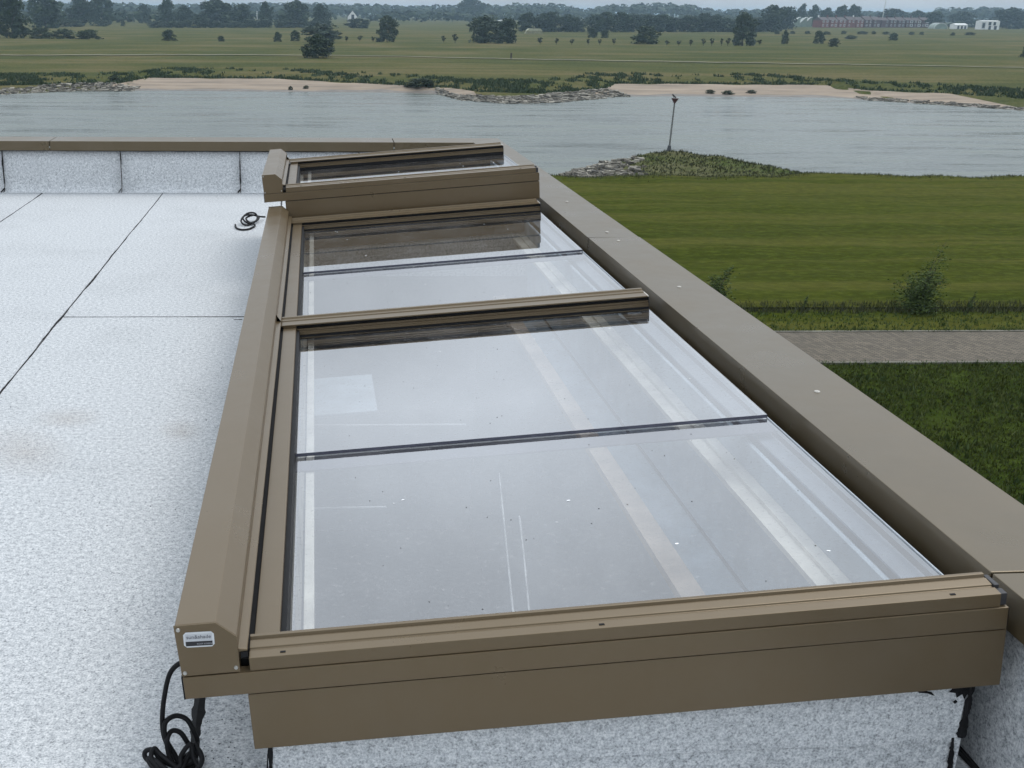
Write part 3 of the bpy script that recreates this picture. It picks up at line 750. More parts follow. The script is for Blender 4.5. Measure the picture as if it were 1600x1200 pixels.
YOUNG_TREES = [(12.0, 430.5, 1.6, 1.7), (17.1, 436.1, 1.9, 1.9), (21.7, 428.7, 1.9, 1.7), (47.7, 430.9, 1.9, 2.2), (51.1, 423.5, 2.5, 2.8), (81.1, 418.6, 2.3, 2.1), (86.4, 416.0, 1.8, 2.0), (92.2, 417.3, 1.7, 1.8), (98.5, 418.7, 1.4, 1.8), (102.9, 419.8, 1.5, 1.8), (108.4, 421.0, 1.6, 2.0), (124.3, 409.5, 1.8, 1.7), (128.7, 410.4, 1.8, 1.6), (132.1, 407.5, 1.8, 1.9), (137.0, 408.6, 1.6, 2.2), (140.2, 409.3, 1.7, 2.3), (143.9, 410.1, 1.4, 2.2), (146.4, 410.7, 1.8, 2.4), (163.2, 429.6, 1.9, 1.8), (163.7, 425.8, 1.9, 1.7)]
DIKE_BUSHES = [(257.9, 647.5, 3.6, 1.7), (272.2, 661.0, 3.3, 1.7), (282.6, 664.6, 3.7, 1.7), (286.8, 648.8, 5.0, 1.7), (307.3, 673.1, 3.7, 1.8), (315.4, 667.0, 7.4, 1.8), (323.5, 669.8, 3.0, 1.8), (327.0, 662.3, 4.4, 1.7), (339.7, 658.0, 3.6, 1.7), (346.9, 660.4, 2.9, 1.7), (357.6, 647.3, 3.2, 1.7), (375.4, 661.3, 6.6, 1.7)]
SKYLINE = [(-798, 5.1), (-532, 8.1), (-353, 10.3), (-281, 10.9), (-263, 9.3), (-227, 7.0), (-173, 8.3), (-100, 10.6), (9, 11.4), (92, 9.5), (110, 7.9), (138, 8.1), (193, 10.3), (267, 10.0), (295, 12.8), (341, 13.2), (369, 9.9), (378, 7.3), (406, 7.5), (420, 12.0), (462, 15.0), (508, 15.3), (556, 12.2), (565, 7.9), (594, 5.5), (622, 7.4), (650, 7.6), (707, 6.3), (849, 4.7), (906, 6.1), (917, 11.5), (962, 12.7), (1039, 12.4), (1232, 13.0), (1621, 17.7)]  # x, top z of the woods at y = 1700 m
# gable_house: left (43.4, 1663.8, 0.9, 10.2) right (55.5, 1676.6, 0.9, 10.3)
# brick_row: left (417.5, 967.1, 0.5, 8.6) right (549.4, 1030.4, 0.6, 9.2)
# slant_roofs: left (396.9, 992.7, 0.5, 10.4) right (442.9, 1015.6, 0.6, 10.6)
# white_small: left (524.5, 950.2, 0.5, 3.7) right (536.7, 955.6, 0.5, 3.8)
# white_tall: left (525.4, 919.7, 0.5, 6.8) right (544.2, 927.8, 0.5, 6.8)
# greenhouse: left (509.7, 943.6, 0.5, 4.5) right (521.0, 948.6, 0.5, 4.5)
# sheds: left (-195.4, 1157.4, 0.6, 6.8) right (-181.8, 1169.1, 0.6, 6.9)
# hut: left (110.5, 613.3, 0.3, 2.6) right (119.9, 616.6, 0.3, 2.6)
# tent: left (215.8, 1345.6, 0.7, 7.0) right (231.9, 1357.8, 0.7, 7.0)
# mast: left (537.5, 1103.7, 0.6, 27.0) right (541.6, 1105.8, 0.6, 27.1)
# flagpole: left (-38.6, 804.9, 0.4, 9.5) right (-37.7, 805.3, 0.4, 9.5)
# ================================================================== LANDSCAPE
ZW, ZN, ZF = -11.3, -9.5, -9.8
FAR_SHORE = [(-3000, 240), (-300, 215), (-90, 170), (-48, 180.6), (-40, 188.4), (-31, 190.5), (-25, 191), (-3, 189.6), (11.5, 189.2), (20, 186.5), (22.2, 174.5), (28, 168.9), (35, 170.6), (48, 183.2), (61, 184.1), (83, 182.8), (90, 172.8), (100, 159.6), (140, 130), (400, 100), (3000, 60)]
SAND_TOP = [(-3000, 246), (-300, 220), (-90, 175), (-34, 193.5), (-32, 197), (-30, 211), (-8, 211), (1, 204.5), (16, 192.5), (21.8, 188.9), (26, 179), (35, 176), (44, 184.2), (47, 186), (52.5, 201.7), (90, 201), (91, 187), (100, 182), (112, 162), (140, 134), (400, 104), (3000, 64)]
def lerp(tab, x): return np.interp(x, [a for a, _ in tab], [b for _, b in tab])
def near_lip(x): return 78.5 + 0.7 * np.sin(x * 0.21) + 0.5 * np.sin(x * 0.53 + 1) + 0.3 * np.sin(x * 1.3) - 0.004 * np.maximum(x - 60, 0) ** 1.3
def smooth(t): t = np.clip(t, 0, 1); return t * t * (3 - 2 * t)
def ground_z(x, y):
    x = np.asarray(x, float); y = np.asarray(y, float)
    lip = near_lip(x)
    bump = 0.05 * np.sin(x * 0.9 + y * 0.4) + 0.04 * np.sin(x * 0.37 - y * 0.8)
    near = ZN + bump * np.clip((y - 41) / 10, 0, 1) - 2.9 * smooth((y - lip) / 8.5)
    fs, st = lerp(FAR_SHORE, x), lerp(SAND_TOP, x)
    d = y - fs
    w = np.maximum(st - fs, 2.5)
    far = ZW + np.where(d < 0, 0.09 * d, 0)
    far = np.maximum(far, -12.6)
    far = far + np.where(d > 0, 0.75 * np.clip(d / w, 0, 1) + 0.75 * smooth((d - w) / 11), 0)
    far = far + np.where(d - w > 12, 0.12 * np.sin(x * 0.05 + y * 0.03) + 0.1 * np.sin(y * 0.11 + x * 0.013), 0) * np.clip((d - w - 12) / 30, 0, 1) * np.clip((700 - y) / 200, 0, 1)
    return np.where(y < 125, near, far)

# materials of the ground
def grass_mat(name, cols, stripes=False):
    t = NT(name)
    v = t.coord(kind='Object')
    big = t.noise(v, 0.035, 6, 0.6)
    band = t.noise(t.coord((0.009, 0.085, 1)), 1.0, 7, 0.68)
    fine = t.noise(v, 1.7, 6, 0.7)
    c = t.ramp(t.math('ADD', t.math('MULTIPLY', big, 0.45), t.math('MULTIPLY', band, 0.55)), [(0.42, cols[0]), (0.475, cols[1]), (0.52, cols[2]), (0.57, cols[3])])
    if stripes:                                              # mown swaths run along the river
        sw = t.noise(t.coord((0.015, 0.62, 0)), 1.0, 4, 0.62)
        c = t.mix(t.ramp(sw, [(0.42, (0, 0, 0)), (0.56, (1,) * 3)]), c, cols[4])
        c = t.mix(t.ramp(t.noise(t.coord((0.02, 0.5, 0), loc=(3, 7, 0)), 1.0, 3, 0.6), [(0.5, (0, 0, 0)), (0.64, (0.75,) * 3)]), c, cols[0])
    c = t.mix(t.ramp(fine, [(0.3, (0, 0, 0)), (0.75, (0.55,) * 3)]), c, tuple(k * 0.45 for k in cols[1]))
    c = t.mix(t.ramp(t.noise(t.coord((0.5, 1, 1)), 3.1, 5, 0.75), [(0.48, (0, 0, 0)), (0.72, (0.6,) * 3)]), c, tuple(min(1, k * 1.7) for k in cols[3]))
    t.set(Base_Color=c, Roughness=1.0); t.b.inputs['Specular IOR Level'].default_value = 0.02
    t.bump(fine, 0.8, 0.15)
    return t.m
M['terrain'] = grass_mat('meadow_ground', [(0.045, 0.06, 0.018), (0.066, 0.076, 0.024), (0.088, 0.086, 0.030), (0.132, 0.112, 0.052)])
M['lawn'] = grass_mat('mown_grass', [(0.036, 0.048, 0.005), (0.045, 0.056, 0.006), (0.052, 0.063, 0.008), (0.060, 0.070, 0.010), (0.080, 0.080, 0.017)], True)
M['verge'] = grass_mat('verge_grass', [(0.022, 0.036, 0.005), (0.028, 0.043, 0.006), (0.034, 0.05, 0.007), (0.042, 0.056, 0.009)])
t = NT('sand')
v = t.coord((0.25, 1, 1)); f1 = t.noise(v, 0.35, 6, 0.65); f2 = t.noise(t.coord(), 3, 5)
c = t.ramp(f1, [(0.3, (0.15, 0.118, 0.088)), (0.5, (0.26, 0.20, 0.145)), (0.7, (0.34, 0.265, 0.195))])
t.set(Base_Color=t.mix(t.ramp(f2, [(0.4, (0, 0, 0)), (0.8, (0.4,) * 3)]), c, (0.2, 0.17, 0.13)), Roughness=0.95); M['sand'] = t.m
M['wet_sand'] = simple('wet_shore', (0.13, 0.11, 0.09), 0.6, 0.3, 0.6)
t = NT('stone')
oi = t.node('ShaderNodeNewGeometry')
c = t.ramp(oi.outputs['Random Per Island'], [(0, (0.06, 0.055, 0.045)), (0.5, (0.15, 0.135, 0.11)), (1, (0.30, 0.275, 0.225))])
t.set(Base_Color=c, Roughness=0.9); M['stone'] = t.m
# river
t = NT('river_water')
v = t.coord((0.35, 1, 1))
w1 = t.noise(v, 1.1, 5, 0.65); w2 = t.noise(t.coord((0.06, 0.3, 1)), 1, 5, 0.6); w3 = t.noise(t.coord((0.10, 0.55, 1)), 1, 4, 0.6)
h = t.math('ADD', t.math('MULTIPLY', w1, 0.35), t.math('MULTIPLY', w3, 0.9))
t.set(Base_Color=t.ramp(w2, [(0.35, (0.05, 0.068, 0.056)), (0.65, (0.125, 0.142, 0.122))]), Roughness=t.ramp(w2, [(0.36, (0.06,) * 3), (0.64, (0.36,) * 3)]))
t.b.inputs['IOR'].default_value = 1.33
t.bump(h, 0.75, 0.4); M['water'] = t.m

# ground: one sheet from behind the house to the horizon
ys = np.unique(np.concatenate([np.linspace(-60, 30, 12), np.linspace(30, 74, 30), np.linspace(74, 92, 37), np.linspace(92, 150, 20), np.linspace(150, 240, 150), np.linspace(242, 480, 70), np.linspace(490, 1100, 50), np.geomspace(1110, 7000, 24)]))
tt = np.linspace(-1, 1, 281)
V = []; nc = len(tt)
for y in ys:
    W = 160 + 1.25 * max(y, 0)
    X = W * (0.22 * tt + 0.78 * tt ** 3)
    Z = ground_z(X, np.full(nc, y))
    V.append(np.stack([X, np.full(nc, y), Z], 1))
V = np.concatenate(V); nr = len(ys)
F = [(j * nc + i, j * nc + i + 1, (j + 1) * nc + i + 1, (j + 1) * nc + i) for j in range(nr - 1) for i in range(nc - 1)]
me = bpy.data.meshes.new('ground'); me.from_pydata(V.tolist(), [], F); me.materials.append(M['terrain'])
me.polygons.foreach_set('use_smooth', [True] * len(me.polygons))
data_obj('ground', me, kind='structure')

def drape(name, rows, mat, lift, nu=160):
    """strip of ground between two edges (functions of x) laid on the terrain"""
    x0, x1, ya, yb, nv = rows
    V = []; X = np.linspace(x0, x1, nu + 1)
    for j in range(nv + 1):
        t_ = j / nv; Y = ya(X) * (1 - t_) + yb(X) * t_
        V.append(np.stack([X, Y, ground_z(X, Y) + lift], 1))
    V = np.concatenate(V)
    F = [(j * (nu + 1) + i, j * (nu + 1) + i + 1, (j + 1) * (nu + 1) + i + 1, (j + 1) * (nu + 1) + i) for j in range(nv) for i in range(nu)]
    return mesh_obj(name, V, F, mat, smooth=True, kind='structure')
K = lambda v: (lambda X: np.full_like(X, v))
drape('riverside_meadow', (-170, 200, K(41.9), lambda X: near_lip(X) + 0.8, 70), M['lawn'], 0.09, nu=420)
drape('grass_verge', (-120, 150, K(38.62), K(41.9), 4), M['lawn'], 0.012)
drape('embankment', (-120, 150, K(10.2), K(34.68), 24), M['verge'], 0.012)
wv = lambda a, s: (lambda X: a(X) + 0.9 * np.sin(X * 0.31 + s) * 0.6 + 0.5 * np.sin(X * 0.83 + 2 * s))
for nm, xa, xb in (('sandy_beach', -34, 25), ('sandy_beach', 44, 101)):
    drape(nm, (xa, xb, lambda X: lerp(FAR_SHORE, X) - 3.0, wv(lambda X: lerp(SAND_TOP, X), xa), 20), M['sand'], 0.05)
    drape('wet_shoreline', (xa, xb, lambda X: lerp(FAR_SHORE, X) - 2.0, wv(lambda X: lerp(FAR_SHORE, X) + 1.6, xa + 2), 6), M['wet_sand'], 0.075)
drape('field_path', (-160, 200, wv(lambda X: np.interp(X, [-160, 18, 112, 200], [286, 294.4, 265.3, 247]), 1), wv(lambda X: np.interp(X, [-160, 18, 112, 200], [289.5, 298, 268.3, 249.8]), 1), 3), simple('dry_path', (0.15, 0.14, 0.075), 0.95, 0.35, 0.12), 0.16)
mesh_obj('river', [(-4000, 60, ZW), (4000, 60, ZW), (4000, 262, ZW), (-4000, 262, ZW)], [(0, 1, 2, 3)], M['water'], kind='structure')

# paved lane: edging stones and herringbone clinker too small to pick apart
t = NT('clinker_paving')
br = t.node('ShaderNodeTexBrick'); br.inputs['Scale'].default_value = 2.4; br.inputs['Mortar Size'].default_value = 0.03
br.inputs['Color1'].default_value = (0.075, 0.06, 0.042, 1); br.inputs['Color2'].default_value = (0.185, 0.15, 0.108, 1); br.inputs['Mortar'].default_value = (0.03, 0.028, 0.02, 1)
mp = t.node('ShaderNodeMapping'); mp.inputs['Rotation'].default_value = (0, 0, R(45)); tc = t.node('ShaderNodeTexCoord')
t.link(tc.outputs['Object'], mp.inputs[0]); t.link(mp.outputs[0], br.inputs[0])
cl = t.noise(t.coord((0.3, 1, 1)), 1.3, 5)
t.set(Base_Color=t.mix(t.ramp(cl, [(0.35, (0, 0, 0)), (0.7, (0.6,) * 3)]), br.outputs[0], (0.085, 0.071, 0.052)), Roughness=0.9); t.bump(br.outputs['Fac'], -0.5, 0.02)
b = MB(); b.box(-120, 150, 34.86, 38.44, ZN - 0.1, ZN + 0.05)
lane = b.build('lane', t.m, kind='structure')
kb = simple('edging_concrete', (0.13, 0.122, 0.095), 0.9, 0.5, 1.1)
for yk in (34.70, 38.46):
    MB().box(-120, 150, yk, yk + 0.14, ZN - 0.1, ZN + 0.075).build('edging', kb, lane)

# ------------------------------------------------------------------ groyne spit with beacon on the near bank
RIDGE = [(20.6, 84.5, -11.5), (22.3, 86.5, -10.6), (25.0, 89.2, -9.75), (28.4, 90.6, -9.05), (31.5, 88.0, -9.2), (34.5, 83.8, -9.55), (38.0, 79.5, -9.9)]
def spit_z(x, y):
    """hump that follows the ridge of the groyne, falling off on both sides"""
    x = np.asarray(x, float); y = np.asarray(y, float)
    best = np.full(x.shape, -20.0)
    for (ax, ay, az), (bx, by, bz_) in zip(RIDGE[:-1], RIDGE[1:]):
        dx, dy = bx - ax, by - ay
        t_ = np.clip(((x - ax) * dx + (y - ay) * dy) / (dx * dx + dy * dy), 0, 1)
        px_, py_ = ax + dx * t_, ay + dy * t_
        dist = np.hypot(x - px_, y - py_)
        side = (y > py_)
        best = np.maximum(best, az + (bz_ - az) * t_ - np.where(side, 0.42, 0.16) * dist ** 1.15)
    best = best - 0.5 * (1 - smooth((y - near_lip(x) + 0.3) / 2.5))
    return best + 0.07 * np.sin(x * 2.1 + y) * np.sin(y * 1.4) + 0.04 * np.sin(x * 5 + 2 * y)
gx = np.linspace(17, 44, 82); gy = np.linspace(76.5, 99, 70)
V = []
for y in gy:
    V.append(np.stack([gx, np.full_like(gx, y), spit_z(gx, np.full_like(gx, y))], 1))
V = np.concatenate(V); n = len(gx)
F = [(j * n + i, j * n + i + 1, (j + 1) * n + i + 1, (j + 1) * n + i) for j in range(len(gy) - 1) for i in range(n - 1)]
M['spit'] = grass_mat('spit_grass', [(0.035, 0.055, 0.015), (0.055, 0.078, 0.02), (0.085, 0.095, 0.035), (0.12, 0.115, 0.06)])
mesh_obj('groyne_spit', V, F, M['spit'], smooth=True, kind='structure')

def stone_field(name, pts, label, smin, smax, seed):
    rr = random.Random(seed); b = MB()
    for (x, y, z) in pts:
        s = rr.uniform(smin, smax)
        V = []; 
        for (sx_, sy_, sz_) in ((-1,-1,-1),(1,-1,-1),(1,1,-1),(-1,1,-1),(-1,-1,1),(1,-1,1),(1,1,1),(-1,1,1)):
            V.append((x + s * sx_ * rr.uniform(0.35, 0.75), y + s * sy_ * rr.uniform(0.35, 0.75), z + s * sz_ * rr.uniform(0.2, 0.5)))
        b.add(V, [(0,3,2,1),(4,5,6,7),(0,1,5,4),(1,2,6,5),(2,3,7,6),(3,0,4,7)])
    return b.build(name, M['stone'], kind='stuff', label=label, cat='stones')
rr = random.Random(3)
pts = []
while len(pts) < 950:
    x, y = rr.uniform(19.5, 27.0), rr.uniform(79, 95)
    z = float(spit_z(np.array(x), np.array(y)))
    if z > -11.7 and (x < 23.9 + rr.uniform(-1.2, 1.2) + (y - 84) * 0.2): pts.append((x, y, z))
stone_field('riprap', pts, 'pale loose stones on the nose of the near river spit', 0.18, 0.42, 5)
pts = []
while len(pts) < 1500:
    x = rr.uniform(20, 50); y = lerp(FAR_SHORE, x) + rr.uniform(-2.5, 4.5)
    if x > 44 and rr.random() < 0.6: continue
    pts.append((x, float(y), float(ground_z(x, y))))
stone_field('riprap', pts, 'stones edging the blunt spit on the far river bank', 0.3, 0.75, 6)
pts = []
while len(pts) < 1100:
    x = rr.uniform(-75, -29); y = lerp(FAR_SHORE, x) + rr.uniform(-2.0, 5.0)
    pts.append((x, float(y), float(ground_z(x, y))))
stone_field('riprap', pts, 'stones along the waterline at the left of the far bank', 0.3, 0.7, 7)
pts = []
while len(pts) < 700:
    x = rr.uniform(86, 125); y = lerp(FAR_SHORE, x) + rr.uniform(-1.5, 4.0)
    pts.append((x, float(y), float(ground_z(x, y))))
stone_field('riprap', pts, 'stones along the waterline at the right of the far bank', 0.3, 0.6, 8)

# beacon
bz = float(spit_z(np.array(28.4), np.array(90.5))) - 0.05
bc = empty('river_beacon', (28.4, 90.5, bz), label='thin river beacon with dark inverted cone on the near spit', cat='beacon')
bc.rotation_euler = (0, R(1.5), 0)
MB().tube([(0, 0, 0), (0, 0, 0.45), (0, 0, 0.47)], [0.19, 0.13, 0.08], 12).build('foot', M['dark_steel'] if 'dark_steel' in M else simple('beacon_foot', (0.06, 0.065, 0.07), 0.7), bc)
PT = -4.97 - bz
MB().tube([(0, 0, 0.3), (0, 0, PT - 0.45)], [0.075, 0.06], 10).build('pole', simple('weathered_pole', (0.16, 0.16, 0.155), 0.7, 0.3, 2), bc)
MB().tube([(0, 0, PT - 0.45), (0, 0, PT - 0.02)], [0.04, 0.30], 14).build('topmark', simple('topmark_red', (0.09, 0.03, 0.03), 0.6, 0.3, 4), bc)
MB().disc((0, 0, PT - 0.019), 0.29, 0.02, 14).build('topmark_rim', simple('topmark_rim', (0.3, 0.28, 0.27), 0.6), bc)
# bird perched on the rim
b = MB(); b.tube([(-0.02, 0, 0.30), (-0.06, 0, 0.27), (-0.02, 0, 0.20), (0.07, 0, 0.12), (0.17, 0, 0.04), (0.27, 0, -0.03)], [0.015, 0.045, 0.065, 0.075, 0.05, 0.012], 8)
b.tube([(-0.09, 0, 0.275), (-0.17, 0, 0.262)], [0.016, 0.004], 6); b.tube([(0.05, 0.03, 0.10), (0.05, 0.03, 0)], 0.010, 5); b.tube([(0.05, -0.03, 0.10), (0.05, -0.03, 0)], 0.010, 5)
b.build('bird', simple('bird_dark', (0.05, 0.05, 0.05), 0.8, 0.3, 20), smooth=True, loc=(28.4 - 0.16 + math.sin(R(1.5)) * PT, 90.5, bz + PT + 0.012), label='dark bird perched on the beacon', cat='bird')

# ------------------------------------------------------------------ foliage
def leaf_mat(name, a, b_, c_):
    t = NT(name)
    oi = t.node('ShaderNodeObjectInfo'); g = t.node('ShaderNodeNewGeometry')
    c = t.ramp(g.outputs['Random Per Island'], [(0, a), (0.55, b_), (1, c_)])
    c = t.mix(t.math('MULTIPLY', oi.outputs['Random'], 0.4), c, tuple(k * 0.6 for k in a))
    t.set(Base_Color=c, Roughness=0.7); t.b.inputs['Specular IOR Level'].default_value = 0.25
    return t.m
M['leaf'] = leaf_mat('leaves_dark', (0.018, 0.032, 0.014), (0.03, 0.05, 0.02), (0.05, 0.075, 0.028))
M['leaf_pale'] = leaf_mat('leaves_willow', (0.03, 0.05, 0.03), (0.055, 0.08, 0.048), (0.085, 0.11, 0.065))
M['leaf_near'] = leaf_mat('leaves_shrub', (0.03, 0.05, 0.010), (0.055, 0.085, 0.016), (0.095, 0.13, 0.03))
M['leaf_hedge'] = leaf_mat('leaves_hedge', (0.014, 0.022, 0.010), (0.022, 0.034, 0.014), (0.035, 0.05, 0.02))
M['bark'] = simple('bark', (0.06, 0.05, 0.04), 0.9, 0.3, 6)
def crown_mesh(name, kind, seed, n, mat, q=0.075):
    """crown of leaf clumps in a unit volume: width 1, height 1"""
    r = np.random.RandomState(seed)
    prof = {'round': [(0.05, 0.36), (0.2, 0.47), (0.45, 0.5), (0.68, 0.46), (0.82, 0.38), (0.90, 0.27)],
            'tall': [(0.04, 0.38), (0.2, 0.47), (0.48, 0.5), (0.70, 0.43), (0.83, 0.34), (0.91, 0.22)],
            'oval': [(0.03, 0.4), (0.25, 0.47), (0.5, 0.48), (0.72, 0.42), (0.85, 0.32), (0.92, 0.2)],
            'willow': [(0.06, 0.42), (0.25, 0.5), (0.5, 0.48), (0.7, 0.43), (0.83, 0.34), (0.90, 0.24)],
            'bush': [(0.02, 0.42), (0.2, 0.5), (0.45, 0.47), (0.7, 0.42), (0.84, 0.34), (0.90, 0.25)],
            'young': [(0.36, 0.1), (0.5, 0.3), (0.66, 0.46), (0.82, 0.48), (0.95, 0.3)]}[kind]
    zs = [a for a, _ in prof]; rs = [b for _, b in prof]
    K = 52 if n > 500 else 14
    V = []; F = []; per = n // K
    for k in range(K):
        z = zs[0] + (zs[-1] - zs[0]) * ((k * 0.618 + r.uniform(-0.06, 0.06)) % 1.0); rad = np.interp(z, zs, rs); g = r.uniform(0, 2 * np.pi); u = np.sqrt((k % 7 + r.uniform(0.2, 1)) / 7) * rad * r.uniform(0.7, 0.98)
        c = np.array([u * np.cos(g), u * np.sin(g), z]); cr = r.uniform(0.10, 0.17)
        d = r.normal(size=(per, 3)); d /= np.linalg.norm(d, axis=1)[:, None]
        p = c + d * cr * r.uniform(0.55, 1.08, (per, 1)) * np.array([1, 1, 0.8])
        for i in range(per):
            nrm = d[i] * 0.6 + r.normal(size=3) * 0.5; nrm /= np.linalg.norm(nrm)
            a = np.cross(nrm, [0.3, 0.2, 0.9]); a /= np.linalg.norm(a) + 1e-6; b2 = np.cross(nrm, a)
            s = q * r.uniform(0.5, 1.1); m = len(V)
            if p[i][2] < 0.005: continue
            V += [tuple(p[i] - a * s), tuple(p[i] - b2 * s * 0.8), tuple(p[i] + a * s), tuple(p[i] + b2 * s * 0.8)]
            F.append((m, m + 1, m + 2, m + 3))
    V = np.array(V); V[:, 2] = np.clip(V[:, 2], 0.0, None)
    me = bpy.data.meshes.new(name); me.from_pydata(V.tolist(), [], F); me.materials.append(mat)
    return me
def trunk_mesh(name, h, r0):
    b = MB(); b.tube([(0, 0, -0.01), (0.004, 0, h * 0.5), (-0.004, 0.004, h)], [r0, r0 * 0.75, r0 * 0.5], 7)
    for k in range(4):
        g = k * 1.7; b.tube([(0, 0, h * (0.6 + 0.1 * k)), (0.1 * math.cos(g), 0.1 * math.sin(g), h + 0.10), (0.2 * math.cos(g), 0.2 * math.sin(g), h + 0.28)], [r0 * 0.45, r0 * 0.3, r0 * 0.12], 5)
    me = bpy.data.meshes.new(name); me.from_pydata(b.V, [], b.F); me.materials.append(M['bark']); return me
CR = {}
for kd, cnt, mt in (('round', 2400, 'leaf'), ('tall', 2200, 'leaf'), ('oval', 2200, 'leaf_pale'), ('willow', 2200, 'leaf_pale'), ('bush', 1800, 'leaf'), ('young', 220, 'leaf_hedge')):
    CR[kd] = [crown_mesh('crown', kd, 10 * len(CR) + s, cnt, M[mt], 0.048 if kd != 'young' else 0.09) for s in range(4 if kd in ('round', 'bush') else 3)]
CR['willow_near'] = [crown_mesh('crown', 'willow', 77, 2600, M['leaf'], 0.045)]
TRK = trunk_mesh('trunk', 0.42, 0.022)
TRK_Y = trunk_mesh('trunk', 0.5, 0.05)
trnd = random.Random(21)
def plant_tree(kind, label, x, y, w, h, group, name='broadleaf_tree', z=None, cat='tree'):
    z = float(ground_z(x, y)) if z is None else z
    root = empty(name, (x, y, z), (0, 0, trnd.uniform(0, 6.28)), label=label, cat=cat, group=group)
    data_obj('trunk', TRK_Y if kind == 'young' else TRK, root, scale=(h, h, h))
    data_obj('crown', trnd.choice(CR[kind]), root, scale=(w, w, h))
    return root
ORD = ['first', 'second', 'third', 'fourth', 'fifth', 'sixth', 'seventh', 'eighth', 'ninth', 'tenth', 'eleventh', 'twelfth', 'thirteenth', 'fourteenth', 'fifteenth', 'sixteenth', 'seventeenth', 'eighteenth', 'nineteenth', 'twentieth']
for (kind, label, x, y, w, h) in TREES:
    if 'nearest the far river bank' in label: kind = 'willow_near'
    if kind == 'willow': w *= 1.2
    plant_tree(kind, label, x, y, w, h, 'trees on the far side of the river')
for i, (kind, x, y, w, h) in enumerate(WOOD_EDGE):
    plant_tree('round' if kind == 'oval' else kind, '%s tree from the left in the dark wood edge behind the young trees' % ORD[i], x, y, w, h, 'trees in the central wood edge')
for i, (kind, x, y, w, h) in enumerate(WOOD_EDGE_LEFT):
    o = data_obj('undergrowth_bush', CR['bush'][i % 4], loc=(x, y, float(ground_z(x, y))), rot=(0, 0, i), scale=(w, w, h), label='%s bush from the left in the dark undergrowth of the left wood edge' % ORD[i], cat='bush', group='undergrowth of the left wood edge')
for i, (label, x, y, w, h) in enumerate(BUSHES):
    data_obj('field_bush', CR['bush'][i % 4], loc=(x, y, float(ground_z(x, y)) - 0.05), rot=(0, 0, i * 1.3), scale=(w, w * 0.8, h * 1.05), label=label, cat='bush', group='bushes on the far bank')
for i, (x, y, w, h) in enumerate(YOUNG_TREES):
    plant_tree('young', '%s from the left of the small dark young trees in a row across the meadow' % ORD[i], x, y, w * 1.15, h * 1.1, 'row of young trees across the meadow', 'young_tree')
for i, (x, y, w, h) in enumerate(DIKE_BUSHES):
    data_obj('hedge_bush', CR['bush'][i % 4], loc=(x, y, float(ground_z(x, y))), rot=(0, 0, i), scale=(w, w, h), label='%s low bush from the left on the grass below the brick houses' % ORD[i], cat='bush', group='low bushes below the brick houses')

# woods on the skyline: one mass of crowns
r = np.random.RandomState(5)
V = []; F = []
def add_crowns(cx, cy, z0, top, w, per):
    for i in range(per):
        d = r.normal(size=3); d /= np.linalg.norm(d); d[2] = abs(d[2]) if i % 3 else d[2]
        p = np.array([cx, cy, z0 + (top - z0) * 0.55]) + d * np.array([w / 2, w / 2, (top - z0) * 0.43])
        a = np.cross(d + r.normal(size=3) * 0.35, [0.2, 0.3, 0.9]); a /= np.linalg.norm(a); b2 = np.cross(d, a); b2 /= np.linalg.norm(b2)
        s = w * r.uniform(0.12, 0.24); m = len(V)
        V.extend([tuple(p - a * s), tuple(p - b2 * s * 0.7), tuple(p + a * s), tuple(p + b2 * s * 0.7)]); F.append((m, m + 1, m + 2, m + 3))
for row, yy in enumerate((1500, 1600, 1700)):
    x = -900.0
    while x < 1500:
        top = float(np.interp(x * 1700 / yy, [a for a, _ in SKYLINE], [b_ for _, b_ in SKYLINE]))
        top = 1.46 + (top - 1.46) * yy / 1700 + r.uniform(-1.6, 0.3) - (2.5 * (2 - row))
        w = r.uniform(11, 20)
        add_crowns(x, yy + r.uniform(-25, 25), -10, max(top, -2), w, 42)
        x += w * 0.55
me = bpy.data.meshes.new('far_woodland'); me.from_pydata(V, [], F); me.materials.append(M['leaf'])
data_obj('far_woodland', me, kind='stuff', label='far wooded ridge closing the horizon', cat='woodland')
# inner scrub rows in front of the woods
V = []; F = []
for yy, x0, x1, h0 in ((900, -330, -60, 9), (1000, -360, 5, 11), (1150, -420, 20, 10), (1150, 62, 420, 10), (1250, 60, 560, 9), (1050, 330, 700, 8)):
    x = float(x0)
    while x < x1:
        w = r.uniform(8, 16); add_crowns(x, yy + r.uniform(-30, 30), -10, -9.8 + h0 * r.uniform(0.6, 1.1), w, 34); x += w * 0.75
me = bpy.data.meshes.new('copse_belt'); me.from_pydata(V, [], F); me.materials.append(M['leaf'])
data_obj('copse_belt', me, kind='stuff', label='belts of scrub between the meadow and the far woods', cat='woodland')

